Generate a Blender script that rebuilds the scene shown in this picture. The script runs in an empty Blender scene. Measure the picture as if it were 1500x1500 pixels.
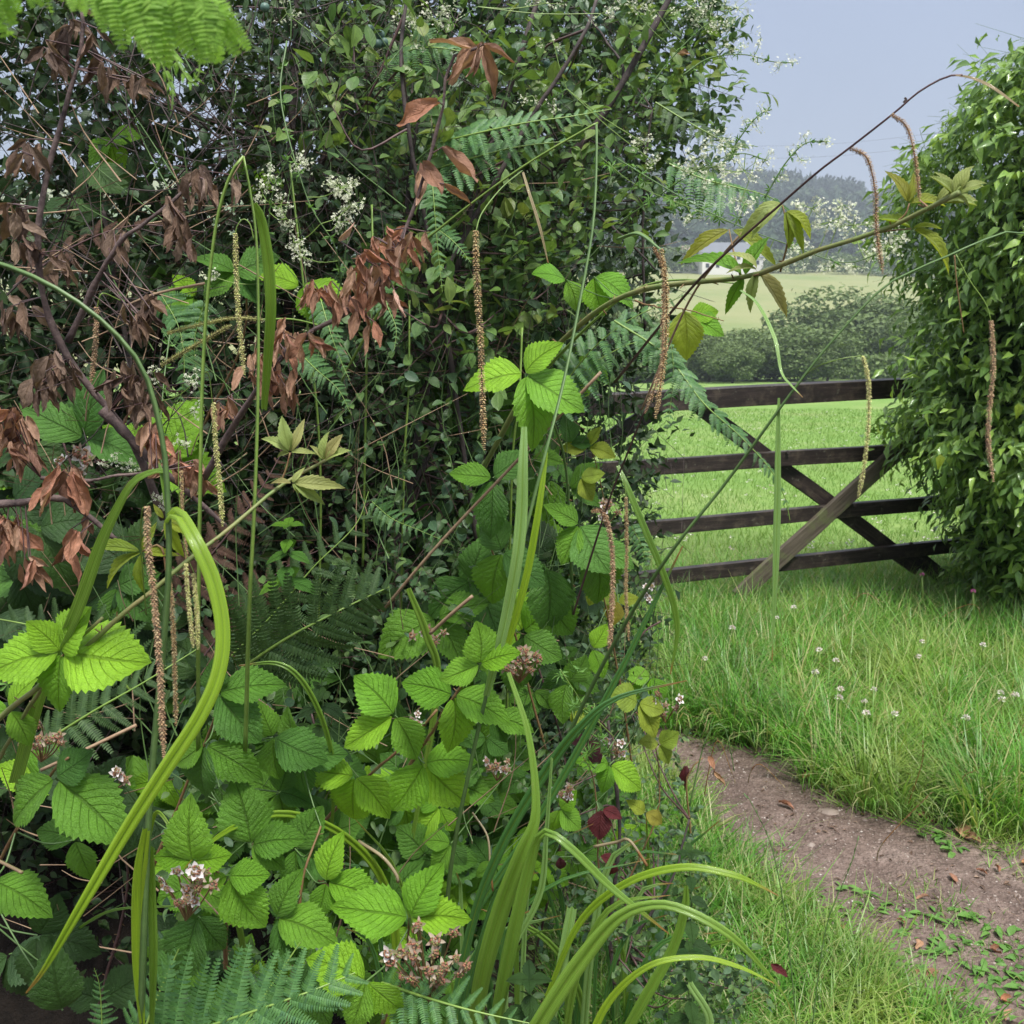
import bpy, math, random
import numpy as np
from mathutils import Vector, Matrix, noise as mnoise
R = random.Random(7)
NR = np.random.default_rng(11)
rad = math.radians
sc = bpy.context.scene
COL = sc.collection

# ------------------------------------------------------------------ camera
F = 1500.0; CAMH = 1.6; PITCH = math.atan(292/1500)
cp, sp = math.cos(PITCH), math.sin(PITCH)
cam = bpy.data.cameras.new('camera'); camo = bpy.data.objects.new('camera', cam); COL.objects.link(camo)
camo.location = (0, 0, CAMH); camo.rotation_euler = (rad(90)-PITCH, 0, 0)
cam.sensor_width = 36; cam.lens = 36; cam.clip_start = .02; cam.clip_end = 6000
cam.dof.use_dof = True; cam.dof.focus_distance = 1.45; cam.dof.aperture_fstop = 20
sc.camera = camo

# ------------------------------------------------------------------ light
SUN_EL, SUN_AZ = rad(64), rad(200)      # high, behind the camera to the right; veiled by cloud
wd = bpy.data.worlds.new('World'); sc.world = wd; wd.use_nodes = True
nt = wd.node_tree; nt.nodes.clear()
out = nt.nodes.new('ShaderNodeOutputWorld'); bg = nt.nodes.new('ShaderNodeBackground')
sky = nt.nodes.new('ShaderNodeTexSky'); sky.sky_type = 'NISHITA'; sky.sun_disc = False
sky.sun_elevation = SUN_EL; sky.sun_rotation = SUN_AZ; sky.air_density = 1.5; sky.dust_density = 3; sky.ozone_density = 2
tc = nt.nodes.new('ShaderNodeTexCoord'); sx = nt.nodes.new('ShaderNodeSeparateXYZ'); nt.links.new(tc.outputs['Generated'], sx.inputs[0])
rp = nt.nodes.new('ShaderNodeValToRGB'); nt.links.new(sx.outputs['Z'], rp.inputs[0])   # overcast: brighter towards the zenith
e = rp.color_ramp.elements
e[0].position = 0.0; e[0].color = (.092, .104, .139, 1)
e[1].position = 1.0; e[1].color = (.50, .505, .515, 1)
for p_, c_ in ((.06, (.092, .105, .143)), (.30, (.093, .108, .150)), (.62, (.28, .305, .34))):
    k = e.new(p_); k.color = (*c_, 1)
sn = nt.nodes.new('ShaderNodeTexNoise'); sn.inputs['Scale'].default_value = 1.6; sn.inputs['Detail'].default_value = 3
nt.links.new(tc.outputs['Generated'], sn.inputs['Vector'])
sm = nt.nodes.new('ShaderNodeMapRange'); sm.inputs['From Min'].default_value = .3; sm.inputs['From Max'].default_value = .7
sm.inputs['To Min'].default_value = 17.5; sm.inputs['To Max'].default_value = 20.5; nt.links.new(sn.outputs[0], sm.inputs[0])
vs = nt.nodes.new('ShaderNodeVectorMath'); vs.operation = 'SCALE'
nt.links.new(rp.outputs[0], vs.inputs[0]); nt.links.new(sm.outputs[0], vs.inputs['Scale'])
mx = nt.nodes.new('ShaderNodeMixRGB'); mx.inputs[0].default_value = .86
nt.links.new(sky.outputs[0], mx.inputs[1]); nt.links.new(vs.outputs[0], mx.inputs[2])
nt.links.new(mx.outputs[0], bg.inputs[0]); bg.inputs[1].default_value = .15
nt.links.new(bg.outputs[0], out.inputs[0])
sl = bpy.data.lights.new('sun', 'SUN'); sl.energy = 3.9; sl.angle = rad(14); sl.color = (1, .97, .91)
so = bpy.data.objects.new('sun', sl); COL.objects.link(so)
sd = Vector((math.sin(SUN_AZ)*-1*math.cos(SUN_EL), math.cos(SUN_AZ)*math.cos(SUN_EL), math.sin(SUN_EL)))
so.rotation_euler = (-sd).to_track_quat('-Z', 'Y').to_euler()
sc.view_settings.view_transform = 'Standard'; sc.view_settings.look = 'None'
sc.view_settings.gamma = 1; sc.view_settings.exposure = .56; sc.view_settings.use_curve_mapping = False
sc.cycles.max_bounces = 6; sc.cycles.transparent_max_bounces = 8; sc.cycles.diffuse_bounces = 4; sc.cycles.volume_bounces = 0
sc.cycles.use_denoising = True

# ------------------------------------------------------------------ helpers
def W(px, py, d):
    u = (px-750)/F; v = (750-py)/F
    y = v*sp+cp; s = d/y
    return Vector((u*s, d, CAMH+(v*cp-sp)*s))
def G(px, py, z=0.0):
    u = (px-750)/F; v = (750-py)/F
    s = (z-CAMH)/(v*cp-sp)
    return Vector((u*s, (v*sp+cp)*s, z))
def proj(P):
    P = np.asarray(P, float).reshape(-1, 3)
    y, z = P[:, 1], P[:, 2]-CAMH
    f = np.maximum(y*cp-z*sp, 1e-3); up = y*sp+z*cp
    return 750+F*P[:, 0]/f, 750-F*up/f, f
def lerp(a, b, t): return a+(b-a)*t
def interp(x, xs, ys): return np.interp(x, xs, ys)
def ss(a, b, x):
    t = np.clip((x-a)/(b-a), 0, 1); return t*t*(3-2*t)

WM = {}
def link(o): COL.objects.link(o); return o
def thing(name, label, cat, loc=(0, 0, 0), group=None):
    o = bpy.data.objects.new(name, None); link(o); o.location = loc; o.empty_display_size = .05
    o['label'] = label; o['category'] = cat
    if group: o['group'] = group
    WM[o] = Matrix.Translation(Vector(loc)); return o
def tag(o, label=None, cat=None, group=None, kind=None):
    for k_, v_ in (('label', label), ('category', cat), ('group', group), ('kind', kind)):
        if v_: o[k_] = v_
    return o
def put(name, me, parent=None, M=None, kind=None):
    o = bpy.data.objects.new(name, me); link(o)
    M = M if M is not None else Matrix.Identity(4)
    if parent is not None:
        o.parent = parent; o.matrix_basis = WM[parent].inverted() @ M
    else: o.matrix_basis = M
    WM[o] = M
    if kind: o['kind'] = kind
    return o

def np_mesh(name, V, T, UV, mat, smooth=True, midx=None):
    """V (n,3), T (m,3) triangles, UV (n,2)"""
    me = bpy.data.meshes.new(name)
    V = np.ascontiguousarray(V, np.float32); T = np.ascontiguousarray(T, np.int32)
    me.vertices.add(len(V)); me.vertices.foreach_set('co', V.ravel())
    me.loops.add(T.size); me.loops.foreach_set('vertex_index', T.ravel())
    me.polygons.add(len(T)); me.polygons.foreach_set('loop_start', np.arange(0, T.size, 3, dtype=np.int32))
    me.polygons.foreach_set('loop_total', np.full(len(T), 3, np.int32))
    me.polygons.foreach_set('use_smooth', np.full(len(T), bool(smooth)))
    if UV is not None:
        l = me.uv_layers.new(name='UVMap'); l.data.foreach_set('uv', np.ascontiguousarray(UV[T.ravel()], np.float32).ravel())
    for m in (mat if isinstance(mat, (list, tuple)) else [mat]): me.materials.append(m)
    if midx is not None: me.polygons.foreach_set('material_index', np.ascontiguousarray(midx, np.int32))
    me.update(); me.validate(); return me

class T3:      # a small template: verts, tris, uvs
    def __init__(s, V, Fc, UV=None):
        s.V = np.array(V, float); tr = []
        for f in Fc:
            for k in range(1, len(f)-1): tr.append((f[0], f[k], f[k+1]))
        s.T = np.array(tr, int); s.UV = np.array(UV, float) if UV is not None else np.zeros((len(V), 2))
    def mesh(s, name, mat): return np_mesh(name, s.V, s.T, s.UV, mat)

def merge(ts):
    V, T, U, n = [], [], [], 0
    for t in ts:
        V.append(t.V); T.append(t.T+n); U.append(t.UV); n += len(t.V)
    r = T3([(0, 0, 0)], []); r.V = np.concatenate(V); r.T = np.concatenate(T); r.UV = np.concatenate(U); return r

def scattered(tmpls, M, idx):
    """M (N,4,4) placement, idx (N,) which template -> merged template"""
    Vs, Ts, Us, n = [], [], [], 0
    for k, t in enumerate(tmpls):
        m = M[idx == k]
        if not len(m): continue
        v = np.einsum('nij,vj->nvi', m[:, :3, :3], t.V)+m[:, None, :3, 3]
        Vs.append(v.reshape(-1, 3)); nv = len(t.V)
        Ts.append((t.T[None]+(np.arange(len(m))*nv)[:, None, None]+n).reshape(-1, 3))
        Us.append(np.tile(t.UV, (len(m), 1))); n += nv*len(m)
    r = T3([(0, 0, 0)], []); r.V = np.concatenate(Vs); r.T = np.concatenate(Ts); r.UV = np.concatenate(Us); return r

def nz(a): return a/np.maximum(np.linalg.norm(a, axis=-1, keepdims=True), 1e-9)
def frames(pos, d, n, s, w=None, h=None):
    """leaf matrices: +Y along d, +Z near n, size s (length), width factor w"""
    pos = np.asarray(pos, float); d = nz(np.asarray(d, float)); n = np.asarray(n, float)
    x = nz(np.cross(d, n)); z = np.cross(x, d)
    s = np.broadcast_to(np.asarray(s, float), (len(pos),)); w = s if w is None else s*w; h = s if h is None else s*h
    M = np.zeros((len(pos), 4, 4)); M[:, :3, 0] = x*w[:, None]; M[:, :3, 1] = d*s[:, None]; M[:, :3, 2] = z*h[:, None]
    M[:, :3, 3] = pos; M[:, 3, 3] = 1; return M
def fr1(pos, d, n, s, w=1.0): return Matrix(frames([tuple(pos)], [tuple(d)], [tuple(n)], s, np.array([w]))[0].tolist())

def smooth(pts, n):
    """Catmull-Rom through pts (any dimension) -> n samples"""
    P = np.array([tuple(p) for p in pts], float)
    if len(P) == 2: return P[0]+(P[1]-P[0])*np.linspace(0, 1, n)[:, None]
    Q = np.vstack([2*P[0]-P[1], P, 2*P[-1]-P[-2]])
    L = np.concatenate([[0], np.cumsum(np.linalg.norm(np.diff(P[:, :3], axis=0), axis=1))]); L /= L[-1]
    t = np.linspace(0, 1, n); i = np.clip(np.searchsorted(L, t, 'right')-1, 0, len(P)-2)
    u = ((t-L[i])/(L[i+1]-L[i]))[:, None]
    a, b, c, d = Q[i], Q[i+1], Q[i+2], Q[i+3]
    return .5*(2*b+(c-a)*u+(2*a-5*b+4*c-d)*u**2+(3*b-a-3*c+d)*u**3)

def tube(P, r, k=6, cap=True, bump=0.0):
    P = np.asarray(P, float); n = len(P); r = np.broadcast_to(np.asarray(r, float), (n,)).copy()
    if bump: r = r*(1+NR.uniform(-bump, bump, n))
    t = nz(np.gradient(P, axis=0)); ref = np.array([.13, -.9, .4]); a = nz(np.cross(t, ref)); b = np.cross(t, a)
    an = np.arange(k)/k*2*math.pi
    V = P[:, None]+r[:, None, None]*(a[:, None]*np.cos(an)[None, :, None]+b[:, None]*np.sin(an)[None, :, None])
    L = np.concatenate([[0], np.cumsum(np.linalg.norm(np.diff(P, axis=0), axis=1))])
    UV = np.stack([np.tile(np.arange(k)/k, n), np.repeat(L, k)*10], 1)
    Fc = [(i*k+j, i*k+(j+1) % k, (i+1)*k+(j+1) % k, (i+1)*k+j) for i in range(n-1) for j in range(k)]
    if cap: Fc += [tuple(range(k))[::-1], tuple((n-1)*k+j for j in range(k))]
    return T3(V.reshape(-1, 3), Fc, UV)

def ribbon(P, w, twist=0.0, keel=.28, face=None, curl=0.0):
    """strap leaf: M-shaped cross section, w full widths"""
    P = np.asarray(P, float); n = len(P); w = np.asarray(w, float)
    t = nz(np.gradient(P, axis=0)); f = np.array(face if face is not None else (0, -.85, .5), float)
    f = np.broadcast_to(f, t.shape); x = nz(np.cross(t, f)); z = np.cross(x, t)
    tw = np.linspace(0, 1, n)*curl+twist
    x, z = x*np.cos(tw)[:, None]+z*np.sin(tw)[:, None], z*np.cos(tw)[:, None]-x*np.sin(tw)[:, None]
    prof = [(-.5, -.10), (-.27, keel*.35), (-.05, -keel*.55), (.05, -keel*.55), (.27, keel*.35), (.5, -.10)]
    V, UV, Fc = [], [], []
    L = np.concatenate([[0], np.cumsum(np.linalg.norm(np.diff(P, axis=0), axis=1))])
    for i in range(n):
        for j, (a, h) in enumerate(prof):
            V.append(P[i]+x[i]*a*w[i]+z[i]*h*w[i]); UV.append((a+.5, L[i]/max(L[-1], 1e-6)))
    k = len(prof)
    for i in range(n-1):
        for j in range(k-1): Fc.append((i*k+j, i*k+j+1, (i+1)*k+j+1, (i+1)*k+j))
    return T3(V, Fc, UV)

# ------------------------------------------------------------------ materials
class NT:
    def __init__(s, name):
        s.m = bpy.data.materials.new(name); s.m.use_nodes = True; s.t = s.m.node_tree; s.t.nodes.clear()
        s.o = s.t.nodes.new('ShaderNodeOutputMaterial')
    def n(s, ty, **kw):
        x = s.t.nodes.new('ShaderNode'+ty)
        for k, v in kw.items():
            if k in x.inputs: s.set(x.inputs[k], v)
            else: setattr(x, k, v)
        return x
    def set(s, i, v):
        if isinstance(v, bpy.types.NodeSocket): s.t.links.new(v, i)
        else: i.default_value = v
    def math(s, op, a, b=0.0, c=None, clamp=False):
        x = s.t.nodes.new('ShaderNodeMath'); x.operation = op; x.use_clamp = clamp
        s.set(x.inputs[0], a); s.set(x.inputs[1], b)
        if c is not None: s.set(x.inputs[2], c)
        return x.outputs[0]
    def mix(s, f, a, b, mode='MIX'):
        x = s.t.nodes.new('ShaderNodeMixRGB'); x.blend_type = mode
        s.set(x.inputs[0], f); s.set(x.inputs[1], a if isinstance(a, bpy.types.NodeSocket) else (*a, 1)); s.set(x.inputs[2], b if isinstance(b, bpy.types.NodeSocket) else (*b, 1))
        return x.outputs[0]
    def ramp(s, f, stops, mode='LINEAR'):
        x = s.t.nodes.new('ShaderNodeValToRGB'); x.color_ramp.interpolation = mode; s.set(x.inputs[0], f); el = x.color_ramp.elements
        while len(el) < len(stops): el.new(.5)
        for k, (p, c) in enumerate(stops): el[k].position = p; el[k].color = (*c, 1)
        return x.outputs[0]
    def noise(s, vec, scale, detail=3, rough=.55):
        x = s.n('TexNoise'); x.inputs['Scale'].default_value = scale; x.inputs['Detail'].default_value = detail; x.inputs['Roughness'].default_value = rough
        if vec is not None: s.t.links.new(vec, x.inputs['Vector'])
        return x.outputs[0]
    def rng(s, v, a, b, c, d):
        x = s.n('MapRange'); s.set(x.inputs[0], v)
        for k, q in zip((1, 2, 3, 4), (a, b, c, d)): x.inputs[k].default_value = q
        return x.outputs[0]
    def bump(s, h, st, dist):
        x = s.n('Bump'); x.inputs['Strength'].default_value = st; x.inputs['Distance'].default_value = dist; s.set(x.inputs['Height'], h); return x.outputs[0]
    def rnd(s):
        a = s.n('ObjectInfo').outputs['Random']; b = s.n('NewGeometry').outputs['Random Per Island']
        return s.math('FRACT', s.math('ADD', s.math('MULTIPLY', a, 7.31), b))
    def pr(s, col, rough=.6, bump=None, spec=.5, **kw):
        p = s.n('BsdfPrincipled'); s.set(p.inputs['Base Color'], col if isinstance(col, bpy.types.NodeSocket) else (*col, 1))
        s.set(p.inputs['Roughness'], rough); s.set(p.inputs['Specular IOR Level'], spec)
        if bump is not None: s.set(p.inputs['Normal'], bump)
        for k, v in kw.items(): s.set(p.inputs[k.replace('_', ' ')], v)
        return p.outputs[0]
    def fin(s, sh): s.t.links.new(sh, s.o.inputs[0]); return s.m

def leaf_mat(name, cols, rough=.42, trans=.3, veins=0, vein_col=1.35, back=.5, mott=.35, bstr=.5, spots=None, pleat=False, coat=0.0, bdist=.0015, fine=.5, gain=1.0, spec=.3):
    cols = [tuple(min(.75, q*gain) for q in c) for c in cols]
    m = NT(name); r = m.rnd()
    st = [(i/max(len(cols)-1, 1), c) for i, c in enumerate(cols)]
    col = m.ramp(r, st)
    uv = m.n('UVMap').outputs[0]; cb = m.n('CombineXYZ'); m.set(cb.inputs[2], m.math('MULTIPLY', r, 37.0))
    va = m.n('VectorMath'); va.operation = 'ADD'; m.set(va.inputs[0], uv); m.set(va.inputs[1], cb.outputs[0])
    nn = m.noise(va.outputs[0], 3.5, 4, .65)
    col = m.mix(1.0, col, m.ramp(nn, [(.25, (1-mott,)*3), (.75, (1+mott,)*3)]), 'MULTIPLY')
    h = m.math('MULTIPLY', m.noise(va.outputs[0], 26, 3, .7), fine)
    if veins:
        sp_ = m.n('SeparateXYZ'); m.set(sp_.inputs[0], uv)
        au = m.math('ABSOLUTE', m.math('SUBTRACT', sp_.outputs[0], .5))
        ph = m.math('FRACT', m.math('MULTIPLY', m.math('SUBTRACT', sp_.outputs[1], m.math('MULTIPLY', au, .62)), float(veins)))
        tri = m.math('ABSOLUTE', m.math('SUBTRACT', ph, .5))           # 0 mid-way, .5 at the vein
        vn = m.math('MULTIPLY', m.rng(tri, .42, .5, 0, .8), m.rng(au, .0, .46, 1, .35))
        mid = m.rng(au, .012, .035, 1, 0)
        vv = m.math('MAXIMUM', vn, mid)
        col = m.mix(vv, col, m.mix(1.0, col, (vein_col, vein_col*.98, vein_col*.85), 'MULTIPLY'))
        h = m.math('SUBTRACT', m.math('ADD', m.math('MULTIPLY', m.math('SUBTRACT', .5, tri), .35), m.math('MULTIPLY', h, .8)), m.math('MULTIPLY', vv, .5))
    if spots:
        sn_ = m.noise(va.outputs[0], 9, 2); col = m.mix(m.rng(sn_, spots[0], spots[0]+.06, 0, spots[2] if len(spots) > 2 else .9), col, spots[1])
    g = m.n('NewGeometry').outputs['Backfacing']
    colb = m.mix(1.0, col, (1+back*.9, 1+back*.7, 1+back*1.3), 'MULTIPLY')
    colf = m.mix(g, col, colb)
    p = m.pr(colf, m.math('ADD', rough-.08, m.math('MULTIPLY', nn, .16)), m.bump(h, bstr, bdist), spec, Coat_Weight=coat)
    tl = m.n('BsdfTranslucent'); m.set(tl.inputs[0], m.mix(1.0, col, (1.5, 1.45, .75), 'MULTIPLY'))
    mxs = m.n('MixShader'); mxs.inputs[0].default_value = trans; m.set(mxs.inputs[1], p); m.set(mxs.inputs[2], tl.outputs[0])
    return m.fin(mxs.outputs[0])

M_ = {}
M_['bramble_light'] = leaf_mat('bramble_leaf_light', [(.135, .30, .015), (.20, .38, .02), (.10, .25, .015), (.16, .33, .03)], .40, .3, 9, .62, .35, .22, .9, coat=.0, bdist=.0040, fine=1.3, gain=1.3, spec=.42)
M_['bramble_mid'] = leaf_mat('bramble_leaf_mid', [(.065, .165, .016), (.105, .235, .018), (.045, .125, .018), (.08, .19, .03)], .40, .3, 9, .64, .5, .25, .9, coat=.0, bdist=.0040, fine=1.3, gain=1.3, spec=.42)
M_['bramble_dark'] = leaf_mat('bramble_leaf_dark', [(.024, .065, .015), (.04, .09, .017), (.02, .05, .014)], .45, .22, 9, .76, .5, .28, .8, bdist=.0026, fine=1.4, gain=1.0)  # darkened leaf copy: shade of the deep gaps put into the colour
M_['bramble_yellow'] = leaf_mat('bramble_leaf_yellow', [(.30, .36, .04), (.22, .32, .04), (.34, .30, .05)], .4, .4, 9, .8, .2, .3, .8, bdist=.003, fine=1.0)
M_['bramble_red'] = leaf_mat('bramble_leaf_red', [(.075, .012, .018), (.12, .022, .025), (.05, .015, .02)], .45, .25, 9, .75, .5, .35, .8, bdist=.003, fine=1.0)
M_['bramble_pale'] = leaf_mat('bramble_leaf_young', [(.26, .33, .09), (.32, .36, .12), (.22, .30, .08), (.30, .26, .10)], .5, .3, 9, .8, .3, .2, .6, bdist=.002)
M_['blackthorn'] = leaf_mat('blackthorn_leaf', [(.036, .078, .028), (.058, .115, .035), (.10, .17, .05), (.045, .095, .05), (.08, .14, .065)], .38, .2, 7, 1.35, .6, .3, .5, bdist=.001)
M_['blackthorn_young'] = leaf_mat('blackthorn_leaf_young', [(.075, .15, .04), (.14, .23, .055), (.07, .14, .05), (.11, .19, .045), (.17, .22, .06)], .38, .3, 7, 1.3, .5, .3, .5, bdist=.001)
M_['hawthorn'] = leaf_mat('hedge_leaf_shade_toned', [(.018, .042, .016), (.028, .06, .02), (.042, .075, .022)], .45, .16, 5, 1.3, .5, .3, .5, bdist=.001)  # leaf colour lowered to imitate the shade inside the hedge
M_['ivy'] = leaf_mat('ivy_leaf', [(.075, .15, .035), (.135, .24, .045), (.24, .37, .065), (.10, .19, .05), (.18, .30, .06)], .34, .28, 6, 1.4, .5, .3, .4, coat=.25, bdist=.001)
M_['fern'] = leaf_mat('fern_green', [(.055, .14, .038), (.085, .19, .05), (.05, .125, .045)], .42, .3, 0, 1, .5, .25, .4)
M_['fern_dark'] = leaf_mat('fern_dark', [(.038, .08, .024), (.055, .105, .03)], .5, .3, 0, 1, .4, .25, .4)
M_['fern_bright'] = leaf_mat('fern_bright', [(.20, .38, .055), (.26, .45, .07)], .45, .42, 0, 1, .2, .25, .4)
M_['fern_dead'] = leaf_mat('fern_dead', [(.055, .032, .02), (.09, .05, .032)], .8, .15, 0, 1, .2, .4, .4)
M_['dead'] = leaf_mat('dead_leaf', [(.37, .165, .105), (.53, .26, .17), (.28, .15, .10), (.60, .38, .27), (.42, .24, .16), (.20, .10, .07)], .62, .16, 5, .86, .15, .4, .7, bdist=.004, fine=1.6)
M_['dead_dark'] = leaf_mat('dead_leaf_dark', [(.17, .105, .075), (.27, .175, .125), (.11, .07, .055), (.38, .27, .20), (.07, .045, .038)], .7, .12, 5, .86, .15, .4, .7, bdist=.004, fine=1.6)
M_['litter'] = leaf_mat('fallen_leaf', [(.30, .12, .06), (.38, .19, .10), (.22, .10, .06), (.42, .26, .15)], .6, .1, 6, .8, .2, .3, .8)
M_['grass0'] = leaf_mat('grass_blade_plain', [(.065, .155, .028), (.09, .20, .033), (.12, .24, .04), (.08, .18, .035), (.24, .23, .09)], .5, .3, 0, 1, .2, .2, .1)
M_['pasture'] = leaf_mat('pasture_blade', [(.095, .20, .035), (.125, .235, .04), (.17, .27, .06), (.105, .21, .035)], .55, .3, 0, 1, .2, .2, .1)
M_['cleavers'] = leaf_mat('cleavers_leaf', [(.10, .22, .05), (.14, .28, .06)], .5, .3, 0, 1, .2, .2, .1)
M_['tree_far'] = leaf_mat('distant_leaf', [(.07, .11, .035), (.105, .155, .05), (.15, .21, .07)], .6, .2, 0, 1, .2, .3, .1)
M_['wood'] = leaf_mat('far_wood_leaf', [(.03, .055, .03), (.045, .075, .035), (.065, .095, .045)], .7, .1, 0, 1, .2, .3, .1)
M_['conifer'] = leaf_mat('conifer_leaf', [(.018, .035, .022), (.03, .05, .03)], .6, .1, 0, 1, .2, .3, .1)

def grass_mat(name, cols, dry, sc_):
    m = NT(name); r = m.rnd(); col = m.ramp(r, [(i/max(len(cols)-1, 1), c) for i, c in enumerate(cols)]); o = m.n('NewGeometry').outputs['Position']
    nn = m.noise(o, sc_, 4, .6); col = m.mix(m.rng(nn, .5, .66, 0, .75), col, dry); n2 = m.noise(o, sc_*2.3, 3); col = m.mix(1.0, col, m.ramp(n2, [(.3, (.72, .8, .75)), (.7, (1.25, 1.2, 1.1))]), 'MULTIPLY')
    p = m.pr(col, .42, None, .5); tl = m.n('BsdfTranslucent'); m.set(tl.inputs[0], m.mix(1.0, col, (1.4, 1.4, .8), 'MULTIPLY'))
    x = m.n('MixShader'); x.inputs[0].default_value = .35; m.set(x.inputs[1], p); m.set(x.inputs[2], tl.outputs[0]); return m.fin(x.outputs[0])
M_['grass'] = grass_mat('grass_blade', [(.06, .19, .022), (.10, .27, .03), (.17, .37, .055), (.07, .22, .028), (.42, .38, .20), (.12, .31, .04)], (.27, .35, .09), 1.7)
def blade_mat(name, cols, tipc=(.35, .16, .05), tip=.93, rough=.33):
    m = NT(name); uv = m.n('UVMap').outputs[0]; s = m.n('SeparateXYZ'); m.set(s.inputs[0], uv); r = m.rnd()
    col = m.ramp(r, [(i/max(len(cols)-1, 1), c) for i, c in enumerate(cols)])
    ln = m.math('SINE', m.math('MULTIPLY', s.outputs[0], 120.0)); au = m.math('ABSOLUTE', m.math('SUBTRACT', s.outputs[0], .5))
    cb = m.n('CombineXYZ'); m.set(cb.inputs[0], m.math('MULTIPLY', s.outputs[0], 14.0)); m.set(cb.inputs[1], m.math('MULTIPLY', s.outputs[1], 2.0)); m.set(cb.inputs[2], m.math('MULTIPLY', r, 20.0))
    nn = m.noise(cb.outputs[0], 2.2, 4, .6)
    col = m.mix(1.0, col, m.ramp(nn, [(.3, (.72, .76, .66)), (.7, (1.3, 1.25, 1.3))]), 'MULTIPLY')
    col = m.mix(m.rng(au, .03, .09, .55, 0), col, (.20, .30, .05))
    t2 = m.math('ADD', s.outputs[1], m.math('MULTIPLY', m.math('SUBTRACT', nn, .5), .1))
    col = m.mix(m.rng(t2, tip, tip+.05, 0, .9), col, tipc)
    cb2 = m.n('CombineXYZ'); m.set(cb2.inputs[0], m.math('MULTIPLY', s.outputs[0], 3.0)); m.set(cb2.inputs[1], m.math('MULTIPLY', s.outputs[1], 26.0)); m.set(cb2.inputs[2], r); n3 = m.noise(cb2.outputs[0], 1.6, 5, .7)
    col = m.mix(m.rng(n3, .60, .70, 0, .4), col, (.30, .26, .09)); col = m.mix(1.0, col, m.ramp(ln, [(.0, (.72, .77, .70)), (1, (1.12, 1.1, 1.1))]), 'MULTIPLY')
    h = m.math('ADD', m.math('MULTIPLY', ln, .5), m.math('ADD', m.math('MULTIPLY', nn, .5), m.math('MULTIPLY', n3, .8)))
    p = m.pr(col, rough, m.bump(h, .35, .0008), .5, Coat_Weight=.15)
    tl = m.n('BsdfTranslucent'); m.set(tl.inputs[0], m.mix(1.0, col, (1.4, 1.4, .7), 'MULTIPLY'))
    x = m.n('MixShader'); x.inputs[0].default_value = .3; m.set(x.inputs[1], p); m.set(x.inputs[2], tl.outputs[0])
    return m.fin(x.outputs[0])
M_['sedge_bright'] = blade_mat('sedge_leaf_bright', [(.30, .45, .03), (.23, .38, .025)])
M_['sedge'] = blade_mat('sedge_leaf', [(.14, .27, .035), (.20, .34, .05)])
M_['sedge_dark'] = blade_mat('sedge_leaf_dark', [(.06, .17, .045), (.08, .21, .05)])
M_['sedge_pale'] = blade_mat('sedge_leaf_pale', [(.30, .47, .16), (.24, .41, .13)])
M_['straw'] = blade_mat('dry_straw', [(.32, .22, .14), (.42, .33, .22)], rough=.6)

def stem_mat(name, c1, c2, scale=60, rough=.6, bstr=.5):
    m = NT(name); o = m.n('TexCoord').outputs['Object']; nn = m.noise(o, scale, 5, .7)
    return m.fin(m.pr(m.ramp(nn, [(.3, c1), (.7, c2)]), rough, m.bump(nn, bstr, .003)))
M_['stem_green'] = stem_mat('green_stem', (.12, .21, .035), (.20, .30, .06), 40, .4, .2)
M_['stem_dull'] = stem_mat('dull_green_stem', (.065, .13, .035), (.11, .19, .055), 40, .45, .2)
M_['stem_purple'] = stem_mat('purple_brown_stem', (.055, .028, .03), (.13, .07, .065), 70, .5)
M_['stem_bramble'] = stem_mat('bramble_cane_skin', (.12, .19, .04), (.22, .19, .075), 30, .6, .4)
M_['stem_red'] = stem_mat('reddish_petiole', (.16, .06, .035), (.20, .15, .05), 60)
M_['bark'] = stem_mat('thorn_bark', (.018, .014, .014), (.07, .05, .045), 45, .8, 1.0)
M_['bark_dead'] = stem_mat('dead_bark', (.03, .018, .018), (.16, .11, .10), 60, .8, 1.0)
M_['stem_tan'] = stem_mat('dead_stem_tan', (.20, .12, .07), (.34, .24, .15), 60, .7)
M_['trunk'] = stem_mat('tree_bark', (.05, .04, .03), (.12, .10, .08), 4, .9)
M_['sloe'] = stem_mat('sloe_skin', (.05, .11, .08), (.10, .17, .14), 60, .45, .1)

def simple(name, c, rough=.5, **kw):
    m = NT(name); return m.fin(m.pr(c, rough, **kw))
def var(name, cols, rough=.5, trans=.2):
    m = NT(name); col = m.ramp(m.rnd(), [(i/max(len(cols)-1, 1), c) for i, c in enumerate(cols)])
    tl = m.n('BsdfTranslucent'); m.set(tl.inputs[0], col); x = m.n('MixShader'); x.inputs[0].default_value = trans
    m.set(x.inputs[1], m.pr(col, rough)); m.set(x.inputs[2], tl.outputs[0]); return m.fin(x.outputs[0])
M_['petal'] = var('white_petal', [(.58, .60, .42), (.72, .72, .58), (.46, .54, .28)], .6)
M_['petal_pink'] = var('pink_white_petal', [(.75, .66, .64), (.85, .80, .78)], .6)
M_['sepal'] = var('pale_sepal', [(.38, .29, .21), (.52, .43, .33), (.30, .20, .15), (.26, .27, .12)], .7)
M_['bud'] = var('green_brown_centre', [(.16, .22, .05), (.28, .14, .08), (.34, .12, .08)], .6)
M_['clover'] = var('clover_white', [(.66, .62, .56), (.78, .76, .70), (.55, .40, .36)], .7)
M_['pink'] = var('pink_petal', [(.62, .16, .38), (.75, .26, .50)], .6)
M_['spike_brown'] = var('sedge_spike_brown', [(.05, .03, .02), (.36, .24, .10), (.26, .15, .06), (.48, .38, .18), (.13, .08, .04)], .7, .05)
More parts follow.
